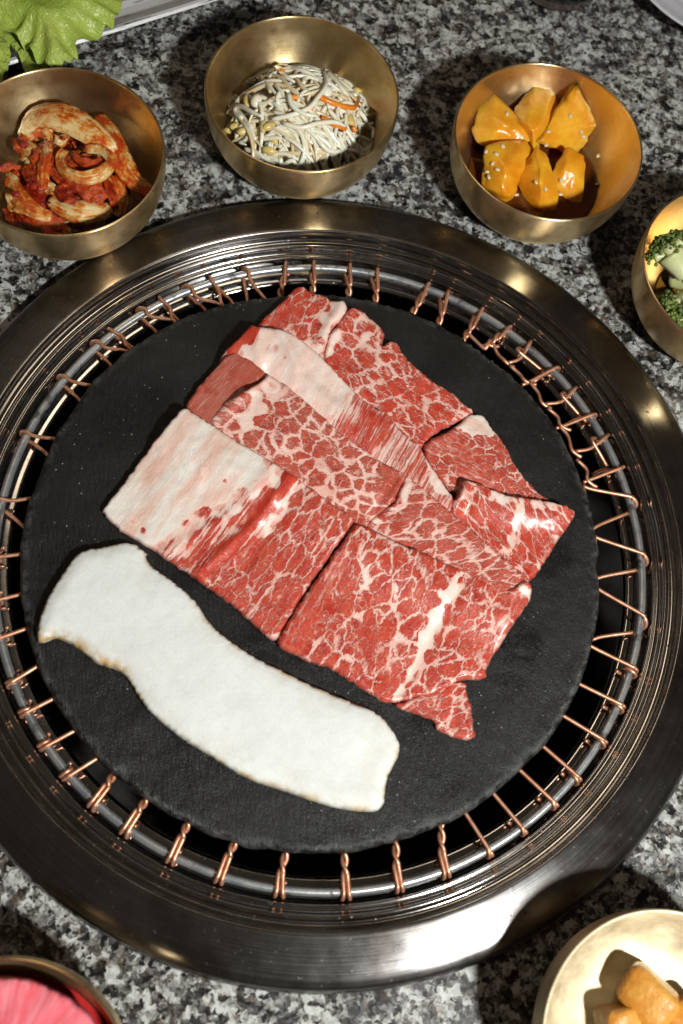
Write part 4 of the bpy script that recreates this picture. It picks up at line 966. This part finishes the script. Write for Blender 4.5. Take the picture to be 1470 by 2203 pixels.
# ------------------------------------------------------------------ radish slices
def build_radish():
    c = BOWLS['radish']
    for i, (dx, dy, z, R, tl, lb) in enumerate([(-.002, -.003, .0225, .0400, .00, 'lowest pink pickled radish slice of the stack'), (.000, .001, .0315, .0445, .02, 'middle pink pickled radish slice of the stack'), (-.0012, -.0010, .0385, .0478, .015, 'topmost pink pickled radish slice with radial fibres')]):
        a = np.linspace(0, 2 * math.pi, 160, endpoint=False); u = np.stack([np.cos(a), np.sin(a)], 1)
        P = u * (R * (1 + .018 * vnoise(u * 2 + i * 5, 1) + .006 * vnoise(u * 7 + i, 1)))[:, None]
        V, Fc = slab(P, .0022, lambda X: .0010 * vnoise(X * 34 + i * 3, 1) - .0004, .0026, .0011, lambda X, d: .0003 * vnoise(X * 150, 1), .4)
        o = make('radish_slice', V, Fc, M['radish']); o.location = (c[0] + dx, c[1] + dy, z); o.rotation_euler = (tl, -tl * .6, i * 1.3)
        tag(o, lb, 'pickled radish', 'pink pickled radish slices')
    disc_liquid('radish_brine', 'radish', .0215, simple('pink_brine', (.42, .02, .02), (.5, .03, .03), 30, .08, .05), 'reddish pickling brine under the radish slices', 'brine')
build_radish()

# ------------------------------------------------------------------ tray, lettuce, glass, far plate
def build_tray():
    a = unp([(13, 142)], .020)[0]; b = unp([(467, 0)], .020)[0]; d = b - a; d[2] = 0; d /= np.linalg.norm(d); nrm = np.array([-d[1], d[0], 0])
    ang = math.atan2(d[1], d[0]); mid = (a + b) / 2
    hl, hw = .17, .075
    cen = mid + nrm * hw - d * .06
    def ringv(ix, iy, z, r):
        out = []
        for sx, sy, a0 in ((1, 1, 0), (-1, 1, 90), (-1, -1, 180), (1, -1, 270)):
            for k in range(6):
                t = math.radians(a0 + 90 * k / 5); out.append((sx * (ix - r) + r * math.cos(t), sy * (iy - r) + r * math.sin(t), z))
        return out
    levels = [ringv(hl - .03, hw - .03, .0, .012), ringv(hl - .024, hw - .024, .001, .014), ringv(hl - .004, hw - .004, .0165, .018), ringv(hl, hw, .0195, .018), ringv(hl - .0012, hw - .0012, .0208, .018), ringv(hl - .0036, hw - .0036, .0206, .017), ringv(hl - .0055, hw - .0055, .0185, .016), ringv(hl - .022, hw - .022, .0060, .012), ringv(hl - .030, hw - .030, .0045, .01)]
    n = 24; V = [v for L in levels for v in L]; Fc = []
    for i in range(len(levels) - 1):
        for k in range(n): k2 = (k + 1) % n; Fc.append((i * n + k, i * n + k2, (i + 1) * n + k2, (i + 1) * n + k))
    Fc.append(tuple(range(n))[::-1]); Fc.append(tuple((len(levels) - 1) * n + k for k in range(n)))
    o = make('serving_tray', V, Fc, M['tray'], smooth=False); o.location = (cen[0], cen[1], .0002); o.rotation_euler = (0, 0, ang)
    tag(o, 'long white tray with dark wood grain streaks under the lettuce', 'tray')

def build_lettuce():
    def leaf(outline, zc, zedge, label, seed, ruff):
        P2 = catmull(np.array([(x, y, 0) for x, y in outline] + [tuple(outline[0]) + (0,)]), 5)[:-1, :2]
        Pw = resample(unp(P2, zc)[:, :2], .0016)
        X, tri = tri_region(Pw, .0021); d = seg_dist(X, Pw, True)
        e = sstep(.018, 0, d); ang = np.arctan2(X[:, 1] - Pw[:, 1].mean(), X[:, 0] - Pw[:, 0].mean())
        z = zc + (zedge - zc) * e + ruff * e * np.sin(ang * 13 + seed + 2 * vnoise(X * 60, 1)) + .0013 * vnoise(X * 95 + seed, 1) + .0003 * vnoise(X * 260, 1)
        n = len(X); V = np.vstack([np.c_[X, z], np.c_[X, z - .0005]]); Fc = list(tri) + [(c + n, b + n, a + n) for a, b, c in tri]
        luv = np.c_[(X - X.mean(0)) * 40, np.full(n, seed)]
        o = make('lettuce_leaf', V, Fc, M['lettuce'], attrs={'luv': ('FLOAT_VECTOR', np.vstack([luv, luv]))}); tag(o, label, 'lettuce', 'green lettuce leaves on the tray')
    leaf([(-60, -120), (120, -140), (250, -60), (245, 5), (225, 25), (205, 40), (190, 50), (170, 58), (158, 66), (160, 80), (157, 95), (150, 108), (143, 107), (133, 104), (128, 108), (122, 117), (112, 110), (102, 112), (92, 104), (86, 98), (70, 97), (62, 82), (45, 68), (20, 45), (-10, 38), (-60, 20)], .046, .035, 'broad light green lettuce leaf with a scalloped edge hanging over the tray rim', 1, .0032)
    leaf([(-60, 20), (-20, 30), (25, 46), (50, 66), (70, 90), (88, 98), (100, 112), (98, 128), (92, 140), (78, 144), (62, 148), (52, 140), (46, 128), (38, 105), (28, 90), (10, 82), (-20, 90), (-60, 80)], .033, .026, 'bright green curled lettuce leaf tip below the broad leaf', 2, .002)
    leaf([(-70, 60), (-20, 40), (5, 48), (14, 80), (18, 100), (14, 125), (8, 140), (2, 160), (-12, 165), (-40, 150), (-70, 120)], .037, .031, 'narrow pale lettuce leaf at the tray corner', 3, .0012)

def build_glass():
    bot = unp([(1172, 24)], 0.0)[0]; R = .030; d = bot[:2] - CAM[:2]; d /= np.hypot(*d); c = bot[:2] + d * R
    root = empty('drinking_glass', (c[0], c[1], .0002)); tag(root, 'clear drinking glass of amber tea behind the fruit bowl', 'glass')
    pr = [(.00001, 0), (R - .003, 0), (R - .0008, .0008), (R, .003), (R + .003, .10), (R + .0025, .1008), (R + .0018, .10), (R - .0015, .009), (R - .004, .0065), (.00001, .006)]
    V, Fc = lathe(pr, 96); make('tumbler', V, Fc, M['glass'], root)
    V, Fc = lathe([(.00001, .0068), (R - .0045, .0072), (R - .0022, .0098), (R - .0004, .07), (R - .002, .0702), (.00001, .07)], 96); make('tea', V, Fc, M['tea'], root)

def build_far_plate():
    pts = [(1400, 0), (1418, 20), (1440, 38), (1470, 55)]
    c = circ_center(pts, .021, .085, guess=unp([(1560, -80)], .021)[0][:2])
    pr = [(.00001, .0), (.045, .0), (.050, .002), (.070, .010), (.082, .0185), (.0848, .0205), (.0850, .0214), (.0838, .0217), (.080, .0200), (.069, .0120), (.050, .0045), (.044, .0030), (.00001, .0028)]
    V, Fc = lathe(catmull(np.array([(r, 0, z) for r, z in pr]), 2)[:, [0, 2]], 128); o = make('dinner_plate', V, Fc, M['plate']); o.location = (c[0], c[1], .0002)
    tag(o, 'white porcelain plate rim on the granite beyond the fruit bowl', 'plate')
build_tray(); build_lettuce(); build_glass(); build_far_plate()
